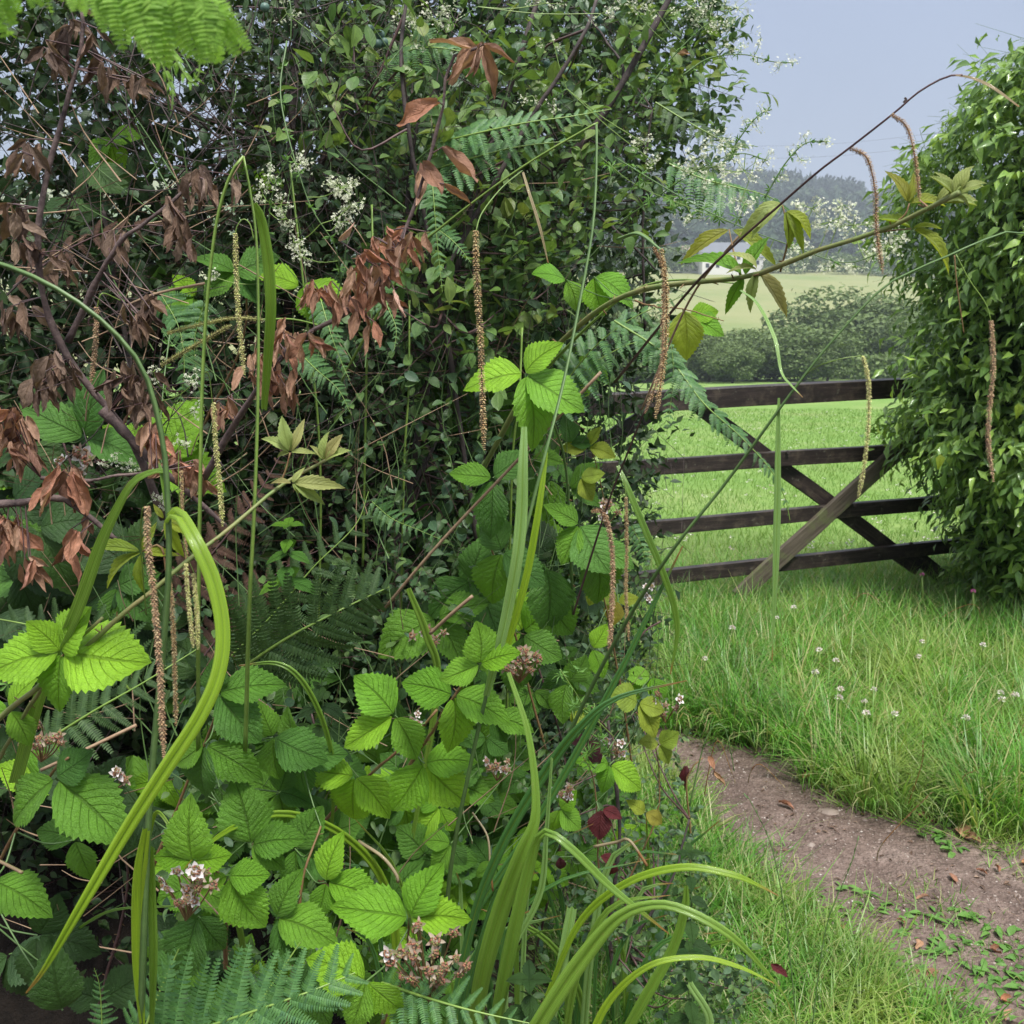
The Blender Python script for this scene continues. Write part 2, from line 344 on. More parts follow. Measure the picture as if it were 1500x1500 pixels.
M_['spike_green'] = var('sedge_spike_green', [(.07, .05, .025), (.46, .46, .15), (.34, .36, .10), (.56, .52, .24), (.20, .15, .05)], .7, .05)
M_['spike_red'] = var('sedge_spike_red', [(.06, .035, .022), (.36, .22, .11), (.24, .13, .07), (.44, .32, .17), (.15, .08, .05)], .7, .05)
M_['drop'] = simple('water_drop', (1, 1, 1), .02, Transmission_Weight=1.0, IOR=1.33)

# ------------------------------------------------------------------ leaf templates (length 1 along +Y, normal +Z)
def leaf_t(prof, n=5, fold=.18, droop=.25, twist=0.0, wav=0.0, seed=0):
    r = random.Random(seed); V, UV, Fc = [], [], []
    for i in range(n+1):
        t = i/n; w = prof(t); y = t; z = -droop*t*t; a = twist*t
        for sgn, k in ((-1, 0), (0, 1), (1, 2)):
            x = sgn*w; zz = z+abs(sgn)*w*fold*2+(wav*r.uniform(-1, 1) if sgn else 0)
            V.append((x*math.cos(a)-0*zz, y, zz+x*math.sin(a))); UV.append((.5+.5*sgn, t))
    for i in range(n):
        for k in (0, 1): Fc.append((i*3+k, i*3+k+1, (i+1)*3+k+1, (i+1)*3+k))
    return T3(V, Fc, UV)
oval = lambda t: .30*math.sin(math.pi*min(1, max(0, t))**.85)**.8 if 0 < t < 1 else .006
obov = lambda t: .27*(math.sin(math.pi*t**1.25))**.75 if 0 < t < 1 else .01
lance = lambda t: .17*(math.sin(math.pi*t**.75))**.9 if 0 < t < 1 else .006
ivyp = lambda t: (.30*(math.sin(math.pi*t**.55))**.9 if 0 < t < 1 else .006)
OVAL = [leaf_t(oval, 5, f, d, tw, .01, k) for k, (f, d, tw) in enumerate([(.15, .2, .2), (.25, .35, -.3), (.08, .1, .1), (.2, -.1, .4)])]
OBOV = [leaf_t(obov, 5, f, d, tw, .01, k) for k, (f, d, tw) in enumerate([(.18, .15, .2), (.28, .3, -.3), (.1, .05, .1), (.2, -.15, -.2)])]
IVY = [leaf_t(ivyp, 4, f, d, tw, .01, k) for k, (f, d, tw) in enumerate([(.18, .35, .2), (.3, .5, -.3), (.1, .25, .1), (.2, .1, .5)])]
DIA = [T3([(0, 0, 0), (.27, .42, .07), (0, 1, -.12*q), (-.27, .42, .07)], [(0, 1, 2), (0, 2, 3)], [(.5, 0), (1, .42), (.5, 1), (0, .42)]) for q in (1, 2)]
CARD = [leaf_t(lambda t: .36 if t < .5 else .22, 1, .25, .25, .3)]
IVY2 = [leaf_t(ivyp, 2, f, d, tw, .0, k) for k, (f, d, tw) in enumerate([(.18, .35, .2), (.3, .5, -.3), (.1, .25, .1), (.2, .1, .5)])]
LOWLEAF = [leaf_t(oval, 2, .2, .2, .2), leaf_t(obov, 2, .25, .3, -.4)]

def bramble_t(seed, wid=.40, droop=.3, fold=.22, n=13):
    """serrate leaflet, pleated between the side veins"""
    r = random.Random(seed); V, UV, Fc = [], [], []; cv = r.uniform(-.05, .05)
    base = lambda t: (wid*(t/.36)**.62*(1.0-.10*(t/.36)**3)/.90 if t < .36 else wid*max(0, 1-((t-.36)/.64)**1.55)**.92) if 0 < t < 1 else .004
    for i in range(2*n+1):
        t = i/(2*n); w = base(t); tooth = (1.07 if i % 2 == 0 else .95)+r.uniform(-.03, .03)
        for sgn in (-1, -.55, 0, .55, 1):
            q = abs(sgn); x = sgn*w*(tooth if q == 1 else 1)+cv*math.sin(t*3.1)
            y = t+(.035*w/wid if q == 1 and i % 2 == 0 else 0)+q*.05*(w/wid)*min(1, 3*t)
            pl = 0
            z = -droop*t*t+q*w*fold*1.6-(q**3)*w*fold*.9+.012*math.sin(t*11+sgn*2+seed)*q+r.uniform(-.006, .006)
            V.append((x, y, z)); UV.append((.5+.5*sgn, t))
    for i in range(2*n):
        for k in range(4): Fc.append((i*5+k, i*5+k+1, (i+1)*5+k+1, (i+1)*5+k))
    return T3(V, Fc, UV)
BR = [bramble_t(k, w, d, f) for k, (w, d, f) in enumerate([(.40, .28, .2), (.36, .4, .3), (.43, .2, .12), (.38, .5, .22), (.34, .15, .35)])]
BRn = [bramble_t(20+k, w, d, f, 9) for k, (w, d, f) in enumerate([(.18, .35, .9), (.24, .2, 1.1), (.21, .6, .7)])]

def dead_t(seed):
    r = random.Random(seed); V, UV, Fc = [], [], []; n = 7; cu = r.uniform(.7, 2.2); tw = r.uniform(-2.2, 2.2); bend = r.uniform(-1.2, 1.2)
    for i in range(n+1):
        t = i/n; w = .25*math.sin(math.pi*max(.02, min(.98, t))**.75)**.8*(1+.12*math.sin(t*9+seed))
        th = bend*t; cy, cz = math.sin(th)/(abs(bend)+.01)*1.0 if abs(bend) > .05 else t, (1-math.cos(th))/(bend if abs(bend) > .05 else 1)
        cy = t*(1-.16*abs(bend)*t)
        for sgn in (-1, -.5, 0, .5, 1):
            a = sgn*cu; x = w*math.sin(a)/max(cu, .3)*1.0; z = w*(1-math.cos(a))/max(cu, .3)
            c, s = math.cos(tw*t), math.sin(tw*t)
            j = r.uniform(-.03, .03)
            V.append((x*c-z*s+j, cy+j, x*s+z*c+cz*.5+r.uniform(-.035, .035))); UV.append((.5+.5*sgn, t))
    for i in range(n):
        for k in range(4): Fc.append((i*5+k, i*5+k+1, (i+1)*5+k+1, (i+1)*5+k))
    return T3(V, Fc, UV)
DEAD = [dead_t(k) for k in range(14)]

def pinna_t(seed, n=15, droop=.3, plen=.20, gap=.95, curl=0.0):
    """bracken leaflet: midrib with a row of small lobes either side"""
    r = random.Random(seed); V, UV, Fc = [], [], []
    yz = []
    for i in range(n+2):
        t = i/(n+1); yz.append((t*(1-.1*droop)+0, -droop*t*t-curl*max(0, t-.6)**2*3))
    w0 = .012
    for i in range(n+2):
        t = i/(n+1)
        for sgn in (-1, 1): V.append((sgn*w0*(1-t*.7), yz[i][0], yz[i][1])); UV.append((.5, t))
    for i in range(n+1): Fc.append((2*i, 2*i+1, 2*i+3, 2*i+2))
    for i in range(1, n+1):
        t = i/(n+1); L = plen*(1-t)**.6*(.75+.25*min(1, t*6))+.02; hw = .5/(n+1)*gap
        for sgn in (-1, 1):
            b = len(V); y, z = yz[i]; fwd = .25; up = r.uniform(.0, .10)+.03; j = r.uniform(.85, 1.1)
            V += [(0, y-hw, z), (0, y+hw, z), (sgn*L*.6*j, y+hw*1.0+L*fwd*.5, z+up*L*1.5), (sgn*L*.6*j, y-hw*.95+L*fwd*.5, z+up*L), (sgn*L*j, y+L*fwd+hw*.35, z-.1*L), (sgn*L*j*.97, y+L*fwd-hw*.3, z-.1*L)]
            UV += [(.5, t), (.5, t), (.8, t), (.8, t), (1, t), (1, t)]
            Fc += [(b, b+1, b+2, b+3), (b+3, b+2, b+4, b+5)]
    return T3(V, Fc, UV)
PIN = [pinna_t(0, 15, .25), pinna_t(1, 15, .45), pinna_t(2, 13, .1), pinna_t(3, 14, .5, .16, .8, .8)]
PINF = [pinna_t(5, 19, .35, .16, .86), pinna_t(6, 19, .2, .16, .86)]

def grass_t(bend, seg=4, w=.014, tw=.3):
    V, UV, Fc = [], [], []; x = y = 0.0; a = rad(88); L = 1/seg
    for i in range(seg+1):
        t = i/seg; ww = w*(1-t**1.6)+.0006
        V += [(x-0, -ww, y), (x, ww, y)]; UV += [(.4, t), (.6, t)]
        a -= bend*(.4+t*1.3)/seg; x += math.cos(a)*L; y += math.sin(a)*L
    for i in range(seg): Fc.append((2*i, 2*i+1, 2*i+3, 2*i+2))
    return T3(V, Fc, UV)
GR = [grass_t(b) for b in (.5, 1.1, 1.7, 2.4, 2.9)]
STICK = tube([(0, 0, 0), (.03, .5, .02), (0, 1, 0)], [.5, .45, .3], 3, False)      # radius 1 unit => scale x,z
def upmats(P, yaw, s, lean=None):
    """P base points, blades bend along local x rotated by yaw"""
    n = len(P); M = np.zeros((n, 4, 4)); c, q = np.cos(yaw), np.sin(yaw)
    M[:, 0, 0] = c*s; M[:, 1, 0] = q*s; M[:, 0, 1] = -q*s; M[:, 1, 1] = c*s; M[:, 2, 2] = s
    if lean is not None: M[:, 0, 2] = lean[:, 0]*s; M[:, 1, 2] = lean[:, 1]*s
    M[:, :3, 3] = P; M[:, 3, 3] = 1; return M

# ------------------------------------------------------------------ ground, hill, path, bank
def ground_z(x, y):
    x = np.asarray(x, float); y = np.asarray(y, float)
    z = interp(y, [-50, 0, 4.0, 5.6, 7, 100, 135, 175, 300, 345, 430, 600, 720, 800, 1500, 2500],
               [0, 0, 0, -.12, -.17, -4.9, -5.6, -3.2, 9.6, 13.2, 21, 55, 84, 88, 70, 60])
    z = z+ss(120, 300, y)*(np.sin(x*.011+.8)*3.0-np.clip(x,-250,250)*.012)+ss(400, 800, y)*(np.sin(x*.006+2.2)*9+np.sin(x*.017)*2)
    z = z+.02*np.sin(x*2.1+y*1.3)*ss(-1, 1, y)*(1-ss(6, 20, y))+.15*np.sin(x*.09+1)*np.sin(y*.05)*ss(10, 60, y)
    return z
def sheet(name, xs, ys, mat, zf, kind='structure', dz=0):
    X, Y = np.meshgrid(xs, ys); Z = zf(X, Y)+dz; nx, ny = len(xs), len(ys)
    V = np.stack([X, Y, Z], -1).reshape(-1, 3); i = np.arange(nx*ny).reshape(ny, nx)
    a, b, c, d = i[:-1, :-1].ravel(), i[:-1, 1:].ravel(), i[1:, 1:].ravel(), i[1:, :-1].ravel()
    T = np.concatenate([np.stack([a, b, c], 1), np.stack([a, c, d], 1)])
    o = put(name, np_mesh(name, V, T, V[:, :2]*.1, mat)); tag(o, kind=kind); return o

m = NT('ground_cover'); o_ = m.n('NewGeometry').outputs['Position']; s_ = m.n('SeparateXYZ'); m.set(s_.inputs[0], o_)
n1 = m.noise(o_, .5, 5); n2 = m.noise(o_, 9, 5, .7); n3 = m.noise(o_, 60, 3)
soil = m.ramp(n2, [(.3, (.035, .026, .018)), (.55, (.075, .055, .04)), (.75, (.06, .075, .03))])
past = m.ramp(n1, [(.25, (.12, .22, .045)), (.5, (.155, .25, .06)), (.75, (.22, .27, .10))])
past = m.mix(1.0, past, m.ramp(n2, [(.3, (.8, .84, .8)), (.7, (1.2, 1.16, 1.15))]), 'MULTIPLY')
col = m.mix(m.rng(s_.outputs[1], 6.0, 9.0, 0, 1), soil, past)
M_['ground'] = m.fin(m.pr(col, .9, m.bump(n3, .6, .02), .2))
m = NT('hill_fields'); o_ = m.n('NewGeometry').outputs['Position']; s_ = m.n('SeparateXYZ'); m.set(s_.inputs[0], o_)
n1 = m.noise(o_, .02, 6, .6); n2 = m.noise(o_, .25, 4, .7)
dry = m.ramp(n1, [(.3, (.14, .19, .06)), (.5, (.22, .23, .10)), (.7, (.18, .21, .08))])
vo = m.n('TexVoronoi'); vo.inputs['Scale'].default_value = .009; m.set(vo.inputs['Vector'], o_); sv = m.n('SeparateXYZ'); m.set(sv.inputs[0], vo.outputs['Color'])
up = m.ramp(sv.outputs[0], [(.0, (.045, .075, .035)), (.34, (.05, .08, .035)), (.36, (.13, .19, .07)), (.72, (.20, .22, .10))], 'CONSTANT')
up = m.mix(1.0, up, m.ramp(n2, [(.3, (.7, .72, .7)), (.7, (1.2, 1.2, 1.15))]), 'MULTIPLY')
col = m.mix(m.rng(s_.outputs[1], 330, 360, 0, 1), dry, up)
M_['hill'] = m.fin(m.pr(col, .9, m.bump(n2, .5, .5), .2))
xs = np.concatenate([-np.geomspace(1500, 4, 60), np.linspace(-3.8, 4, 70), np.geomspace(4.2, 1500, 60)])
sheet('ground', xs, np.concatenate([[-1500, -300, -50, -10, -3], np.linspace(-1, 8, 90), np.geomspace(8.2, 128, 70)]), M_['ground'], ground_z)
sheet('hill', np.concatenate([-np.geomspace(1500, 30, 50), np.linspace(-28, 30, 20), np.geomspace(32, 1500, 50)]), np.concatenate([np.linspace(128, 900, 140), np.geomspace(915, 2400, 20)]), M_['hill'], ground_z)

# path outline on the ground, read off as pixel rays onto the flat ground
up_edge = [G(*p) for p in [(940, 1062), (985, 1078), (1070, 1098), (1150, 1120), (1200, 1165), (1270, 1195), (1340, 1215), (1420, 1243), (1560, 1262), (1800, 1290)]]
lo_edge = [G(*p) for p in [(930, 1110), (990, 1150), (1040, 1215), (1090, 1270), (1150, 1310), (1240, 1365), (1310, 1405), (1400, 1440), (1500, 1465), (1700, 1500)]]
def in_path(x, y, marg=0.0):
    ux = np.array([p.x for p in up_edge]); uy = np.array([p.y for p in up_edge])
    lx = np.array([p.x for p in lo_edge]); ly = np.array([p.y for p in lo_edge])
    nse = .06*np.sin(x*9+y*4)+.05*np.sin(x*23-y*17)
    return (y < np.interp(x, ux, uy)-marg+nse*.5) & (y > np.interp(x, lx, ly)+marg+nse) & (x > ux[0]+marg)
m = NT('dirt_and_gravel'); o_ = m.n('NewGeometry').outputs['Position']
n1 = m.noise(o_, 4.5, 8, .75); n2 = m.noise(o_, 45, 5, .75); vo = m.n('TexVoronoi'); vo.inputs['Scale'].default_value = 95; m.set(vo.inputs['Vector'], o_)
col = m.ramp(n1, [(.3, (.07, .046, .037)), (.5, (.15, .107, .09)), (.72, (.25, .19, .165))])
col = m.mix(1.0, col, m.ramp(n2, [(.3, (.55, .52, .5)), (.7, (1.45, 1.45, 1.45))]), 'MULTIPLY')
sv = m.n('SeparateXYZ'); m.set(sv.inputs[0], vo.outputs['Color'])
col = m.mix(m.math('MULTIPLY', m.rng(vo.outputs['Distance'], .2, .35, 1, 0), m.rng(sv.outputs[0], .55, .7, 0, .6)), col, (.28, .22, .19))
M_['dirt'] = m.fin(m.pr(col, .75, m.bump(m.math('ADD', n2, m.math('MULTIPLY', vo.outputs['Distance'], -.6)), .9, .012), .4))
def path_z(x, y): return ground_z(x, y)+.012+.008*np.sin(x*14)*np.sin(y*11)
nU = 90; V = []; UE = smooth(up_edge, nU); LE = smooth(lo_edge, nU)
for i in range(nU):
    a, b = UE[i], LE[i]
    for j in range(26):
        s = j/25; p = a*(1-s)+b*s; p = p+(a-b)*(.10*(1-2*s)); V.append(p)
V = np.array(V); jx = .03*np.sin(V[:, 1]*31+V[:, 0]*13); V[:, 0] += jx
edge = np.tile(np.minimum(np.arange(26), 25-np.arange(26)) == 0, nU)
V[:, 2] = path_z(V[:, 0], V[:, 1])-edge*.03
i = np.arange(nU*26).reshape(nU, 26); a, b, c, d = i[:-1, :-1].ravel(), i[:-1, 1:].ravel(), i[1:, 1:].ravel(), i[1:, :-1].ravel()
T = np.concatenate([np.stack([a, c, b], 1), np.stack([a, d, c], 1)])
put('path', np_mesh('path', V, T, V[:, :2], M_['dirt']), kind='structure')

# earth bank under the hedge: runs from the left foreground back towards the gate
def bank_x(y): return interp(y, [-3, 1.2, 1.8, 2.6, 3.4, 4.5, 5.6, 7], [-1.2, -.9, -.25, .18, .35, .50, .42, .35])
def bank_z(x, y):
    e_ = bank_x(y)-x
    lim = interp(y, [-3, 1.9, 2.8], [0, 0, .95])
    return ground_z(x, y)-.03+lim*.95*ss(0, .75, e_)*(1+.1*np.sin(x*5)*np.sin(y*4))
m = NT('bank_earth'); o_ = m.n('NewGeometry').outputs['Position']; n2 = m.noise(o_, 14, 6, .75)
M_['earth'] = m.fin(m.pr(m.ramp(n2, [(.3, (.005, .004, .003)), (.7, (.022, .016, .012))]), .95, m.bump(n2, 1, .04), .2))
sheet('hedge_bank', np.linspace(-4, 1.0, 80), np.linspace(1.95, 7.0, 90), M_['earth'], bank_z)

# ------------------------------------------------------------------ haze
hz = NT('air'); v_ = hz.n('VolumePrincipled'); v_.inputs['Color'].default_value = (.80, .88, .98, 1); v_.inputs['Density'].default_value = .0006; v_.inputs['Anisotropy'].default_value = .2
hz.t.links.new(v_.outputs[0], hz.o.inputs['Volume'])
hx = 1700; hv = [(x, y, z) for x in (-hx, hx) for y in (-1700, 2600) for z in (-15, 125)]
me = bpy.data.meshes.new('haze'); me.from_pydata(hv, [], [(0, 1, 3, 2), (4, 6, 7, 5), (0, 4, 5, 1), (2, 3, 7, 6), (0, 2, 6, 4), (1, 5, 7, 3)]); me.materials.append(hz.m)
put('haze', me, kind='stuff')
# ------------------------------------------------------------------ the wooden field gate
m = NT('weathered_gate_wood'); o_ = m.n('TexCoord').outputs['Object']; mp = m.n('Mapping'); mp.inputs['Scale'].default_value = (1.6, 24, 24); m.set(mp.inputs[0], o_)
n1 = m.noise(mp.outputs[0], 3, 8, .8); n2 = m.noise(o_, 9, 6, .75)
col = m.ramp(n1, [(.32, (.006, .0045, .0045)), (.52, (.022, .015, .013)), (.72, (.085, .062, .055))])
col = m.mix(m.rng(n2, .50, .66, 0, .75), col, (.08, .062, .045)); col = m.mix(m.rng(m.noise(o_, 26, 4, .7), .64, .70, 0, .5), col, (.16, .16, .12)); M_['gate'] = m.fin(m.pr(col, .55, m.bump(n1, .3, .002), .4))
m = NT('mossy_gate_wood'); o_ = m.n('TexCoord').outputs['Object']; mp = m.n('Mapping'); mp.inputs['Scale'].default_value = (2, 30, 30); m.set(mp.inputs[0], o_)
n1 = m.noise(mp.outputs[0], 3, 6, .7); n2 = m.noise(o_, 9, 4, .7)
col = m.ramp(n1, [(.3, (.045, .036, .026)), (.7, (.14, .115, .085))])
col = m.mix(m.rng(n2, .5, .65, 0, .7), col, (.11, .13, .05)); M_['gate_moss'] = m.fin(m.pr(col, .75, m.bump(n1, .6, .004), .3))
GL, GRt = 5.35, 6.0
def gd(px): return 1/lerp(1/GL, 1/GRt, (px-880)/540)
def gp(px, py, off=0.0):
    p = W(px, py, gd(px)); return p+gn*off
g0, g1 = W(880, 700, GL), W(1420, 700, GRt); gx = (g1-g0); gx.z = 0; gx.normalize(); gn = Vector((gx.y, -gx.x, 0))     # gn: towards the camera
gate = thing('field_gate', 'dark weathered wooden five bar gate with crossed braces standing in the grass', 'gate', tuple(G(900, 930)))
def beam(name, a, b, h, th, mat, parent, bev=.003):
    a, b = Vector(a), Vector(b); x = (b-a); L = x.length; x.normalize(); y = gn.copy(); z = x.cross(y); 
    if z.z < 0 and abs(z.z) > .2: z = -z
    y = z.cross(x); n = 9; V, Fc = [], []
    ring = [(-th/2, -h/2+bev), (-th/2+bev, -h/2), (th/2-bev, -h/2), (th/2, -h/2+bev), (th/2, h/2-bev), (th/2-bev, h/2), (-th/2+bev, h/2), (-th/2, h/2-bev)]
    for i in range(n):
        t = i/(n-1); wz = R.uniform(-.003, .003)
        for yy, zz in ring: V.append((t*L, yy+R.uniform(-.001, .001), zz+wz))
    for i in range(n-1):
        for j in range(8): Fc.append((i*8+j, (i+1)*8+j, (i+1)*8+(j+1) % 8, i*8+(j+1) % 8))
    Fc += [tuple(range(8)), tuple((n-1)*8+j for j in range(8))[::-1]]
    t3 = T3(V, Fc); me = np_mesh(name, t3.V, t3.T, t3.UV, mat, smooth=False)
    M = Matrix.Identity(4); M.col[0][:3] = x; M.col[1][:3] = y; M.col[2][:3] = z; M.col[3][:3] = a
    return put(name, me, parent, M)
rails = [(577, 549, .105), (677, 644, .084), (769, 722, .080), (844, 787, .080), (908, 850, .080)]
for (yl, yr, h) in rails:
    f = lambda px: yl+(yr-yl)*(px-880)/540
    a, b = gp(800, f(800)), gp(1500, f(1500)); a.z -= h/2; b.z -= h/2
    beam('rail', a, b, h, .045 if h < .1 else .12, M_['gate'], gate)
def gb(px, py, px2, py2, h, off, mat, name='brace'):
    a, b = gp(px, py, off), gp(px2, py2, off); beam(name, a, b, h, .03, mat, gate)
gb(1020, 590, 1350, 835, .085, -.038, M_['gate'])
gb(985, 588, 850, 672, .085, -.038, M_['gate'])
gb(1372, 603, 1075, 872, .095, .038, M_['gate_moss'])
gb(1345, 815, 1440, 890, .085, -.038, M_['gate'])
for px, top, bot in ((806, 560, 960), (1494, 530, 880)):
    a, b = gp(px, top, -.001), gp(px, bot, -.001); beam('stile', a, b, .10, .075, M_['gate'], gate)
for k, (px, tp, sd_) in enumerate(((778, 520, 0), (1525, 490, 1))):
    a = gp(px, tp); b = a.copy(); b.z = float(ground_z(a.x, a.y))-.2
    pt = thing('gate_post', ['squared wooden post at the left end of the gate behind the hedge', 'squared wooden post at the right end of the gate inside the ivy bush'][k], 'post', (a.x, a.y, b.z+.2))
    ga = gate; gate_ = pt; beam('shaft', b, a, .15, .15, M_['gate'], pt)
# bolt heads on the cross
for px, py in ((1243, 737), (1330, 795), (1150, 662)):
    p = gp(px, py, .06 if px == 1243 else .024); t = tube([tuple(p), tuple(p+gn*.012)], [.012, .010], 8)
    put('bolt', np_mesh('bolt', t.V, t.T, t.UV, M_['bark'], False), gate)

# ------------------------------------------------------------------ distant trees
def crown_t(seed, nl, nleaf, cs, squash=.8, flat=True, tm=None):
    r = np.random.default_rng(seed); P, N = [], []
    lobes = [(r.uniform(-.34, .34), r.uniform(-.34, .34), r.uniform(.16, .78), r.uniform(.20, .34)) for _ in range(nl)]+[(0, 0, .5, .38)]
    for (x, y, z, q) in lobes:
        n = int(nleaf/len(lobes)); d = nz(r.normal(size=(n, 3))); d[:, 2] = d[:, 2]*.9+.1; rr = q*(.72+.34*r.random(n))*(1+.16*np.sin(d[:, 0]*9+seed)*np.sin(d[:, 2]*7))
        P.append(np.stack([x+d[:, 0]*rr, y+d[:, 1]*rr, z+d[:, 2]*rr*squash], 1)); N.append(nz(d+r.normal(size=d.shape)*.5))
    P, N = np.concatenate(P), np.concatenate(N); D = nz(np.cross(N, r.normal(size=N.shape)))
    M = frames(P, D, N, cs*r.uniform(.6, 1.3, len(P))); tm = tm or LOWLEAF; return scattered(tm, M, r.integers(0, len(tm), len(P)))
CR = [crown_t(k, 15, 12000, .034, tm=CARD) for k in range(4)]; crown_me = [c.mesh('crown', M_['tree_far']) for c in CR]
CRs = [crown_t(10+k, 7, 900, .09) for k in range(3)]; crown_small = [c.mesh('crown', M_['tree_far']) for c in CRs]
tt = tube([(0, 0, -.05), (.02, 0, .2), (-.01, .02, .45), (.02, 0, .7)], [.035, .026, .018, .006], 7); trunk_me = tt.mesh('trunk', M_['trunk'])
LBL = ['at the far left end of the tree row beyond the pasture', 'low round tree second from the left beyond the gate', 'rounded tree above the left half of the top gate rail', 'tree above the middle of the top gate rail', 'tall rounded tree rising highest beyond the gate', 'broad tree just right of the tallest one', 'grey green tree close to the ivy bush', 'tree half hidden behind the ivy bush', 'low dark bush at the pasture edge beyond the gate', 'small bushy tree in front of the tallest one', 'spreading tree left of the hanging fern tip', 'dark tree partly seen through the hedge edge', 'tree behind the ivy bush on the far field edge', 'round bush at the foot of the tallest tree']
spec = [(930, 455, 98), (985, 470, 104), (1040, 486, 96), (1110, 474, 100), (1245, 428, 112), (1305, 446, 106), (1350, 452, 98), (1400, 430, 100), (1075, 505, 90), (1180, 470, 94), (1010, 478, 112), (880, 440, 105), (1470, 440, 108), (1215, 498, 92)]
for k, (px, top, d) in enumerate(spec):
    p = W(px, 500, d); z0 = float(ground_z(p.x, d)); h = (W(px, top, d).z-z0)*1.05
    t = thing('field_tree', 'hazy green '+LBL[k] if not LBL[k].startswith(('at', 'low', 'rounded', 'tree', 'tall', 'broad', 'grey', 'small', 'spreading', 'dark', 'round')) else ('hazy green field tree '+LBL[k] if LBL[k].startswith('at') else 'hazy '+LBL[k]), 'tree', (p.x, d, z0), 'trees beyond the pasture')
    wd_ = h*R.uniform(1.25, 1.6); M = Matrix.Translation((p.x, d, z0-.02*h)) @ Matrix.Rotation(R.uniform(0, 6.28), 4, 'Z') @ Matrix.Diagonal((wd_, wd_, h*1.0, 1))
    put('crown', crown_me[k % 4], t, M); put('trunk', trunk_me, t, Matrix.Translation((p.x, d, z0)) @ Matrix.Scale(h, 4))
# clipped hedge line at the far side of the pasture
def hedgerow(name, label, cat, x0, x1, d, h, n, mat, cs, group=None):
    P = np.stack([NR.uniform(x0, x1, n), d+NR.normal(0, h*.35, n), NR.random(n)**.7*h], 1); P[:, 2] += ground_z(P[:, 0], P[:, 1]); P[:, 2] *= 1
    N = nz(NR.normal(size=(n, 3))+np.array([0, -.7, .8])); D = nz(np.cross(N, NR.normal(size=N.shape)))
    return scattered(DIA, frames(P, D, N, 1.25*cs*NR.uniform(.6, 1.3, n)), NR.integers(0, 2, n))
t3 = hedgerow('', '', '', 28, 62, 84, 2.2, 9000, None, .35); o = put('field_hedge', t3.mesh('field_hedge', M_['tree_far'])); tag(o, 'trimmed green hedge crossing the far side of the pasture right of the trees', 'hedge')
t3 = hedgerow('', '', '', -30, 34, 101, 2.0, 12000, None, .4); o = put('field_hedge', t3.mesh('field_hedge', M_['tree_far'])); tag(o, 'dark low hedge under the trees at the back of the pasture', 'hedge')
# trees along the top of the dry field
for k in range(30):
    px = 860+k*21+R.uniform(-6, 6); d = R.uniform(318, 345); p = W(px, 400, d); z0 = float(ground_z(p.x, d)); h = R.uniform(5.5, 11.5)
    if 1015 < px < 1100: h *= .55
    t = thing('hilltop_tree', 'small blue green tree in the line above the dry field', 'tree', (p.x, d, z0), 'tree line above the dry field')
    M = Matrix.Translation((p.x, d, z0-.3)) @ Matrix.Rotation(R.uniform(0, 6.28), 4, 'Z') @ Matrix.Diagonal((h*1.35, h*1.35, h, 1)); put('crown', crown_small[k % 3], t, M)
# wood on the hillside and ridge
def wood(name, pts, hmin, hmax, mat, wf):
    pts = np.array(pts); n = len(pts); h = NR.uniform(hmin, hmax, n); M = np.zeros((n, 4, 4)); M[:, 0, 0] = h*wf; M[:, 1, 1] = h*wf; M[:, 2, 2] = h; M[:, :3, 3] = pts; M[:, 3, 3] = 1
    lod = [crown_t(30+k, 4, 120, .27, tm=DIA) for k in range(4)]
    t3 = scattered(lod, M, NR.integers(0, 4, n)); put(name, t3.mesh(name, mat), kind='stuff')
pts = []
while len(pts) < 620:
    d = R.uniform(430, 735); px = R.uniform(800, 1500); p = W(px, 300, d)
    if mnoise.noise(Vector((p.x*.012, d*.014, 3))) > -.02: pts.append((p.x, d, float(ground_z(p.x, d))-1))
wood('hillside_wood', pts, 9, 15, M_['wood'], 1.1)
pts = []
for k in range(420):
    d = R.uniform(705, 775); px = R.uniform(700, 1262) if k < 300 else R.uniform(1130, 1262); p = W(px, 270, d); pts.append((p.x, d, float(ground_z(p.x, d))-1))
wood('ridge_wood', pts, 9, 17, M_['conifer'], .6)

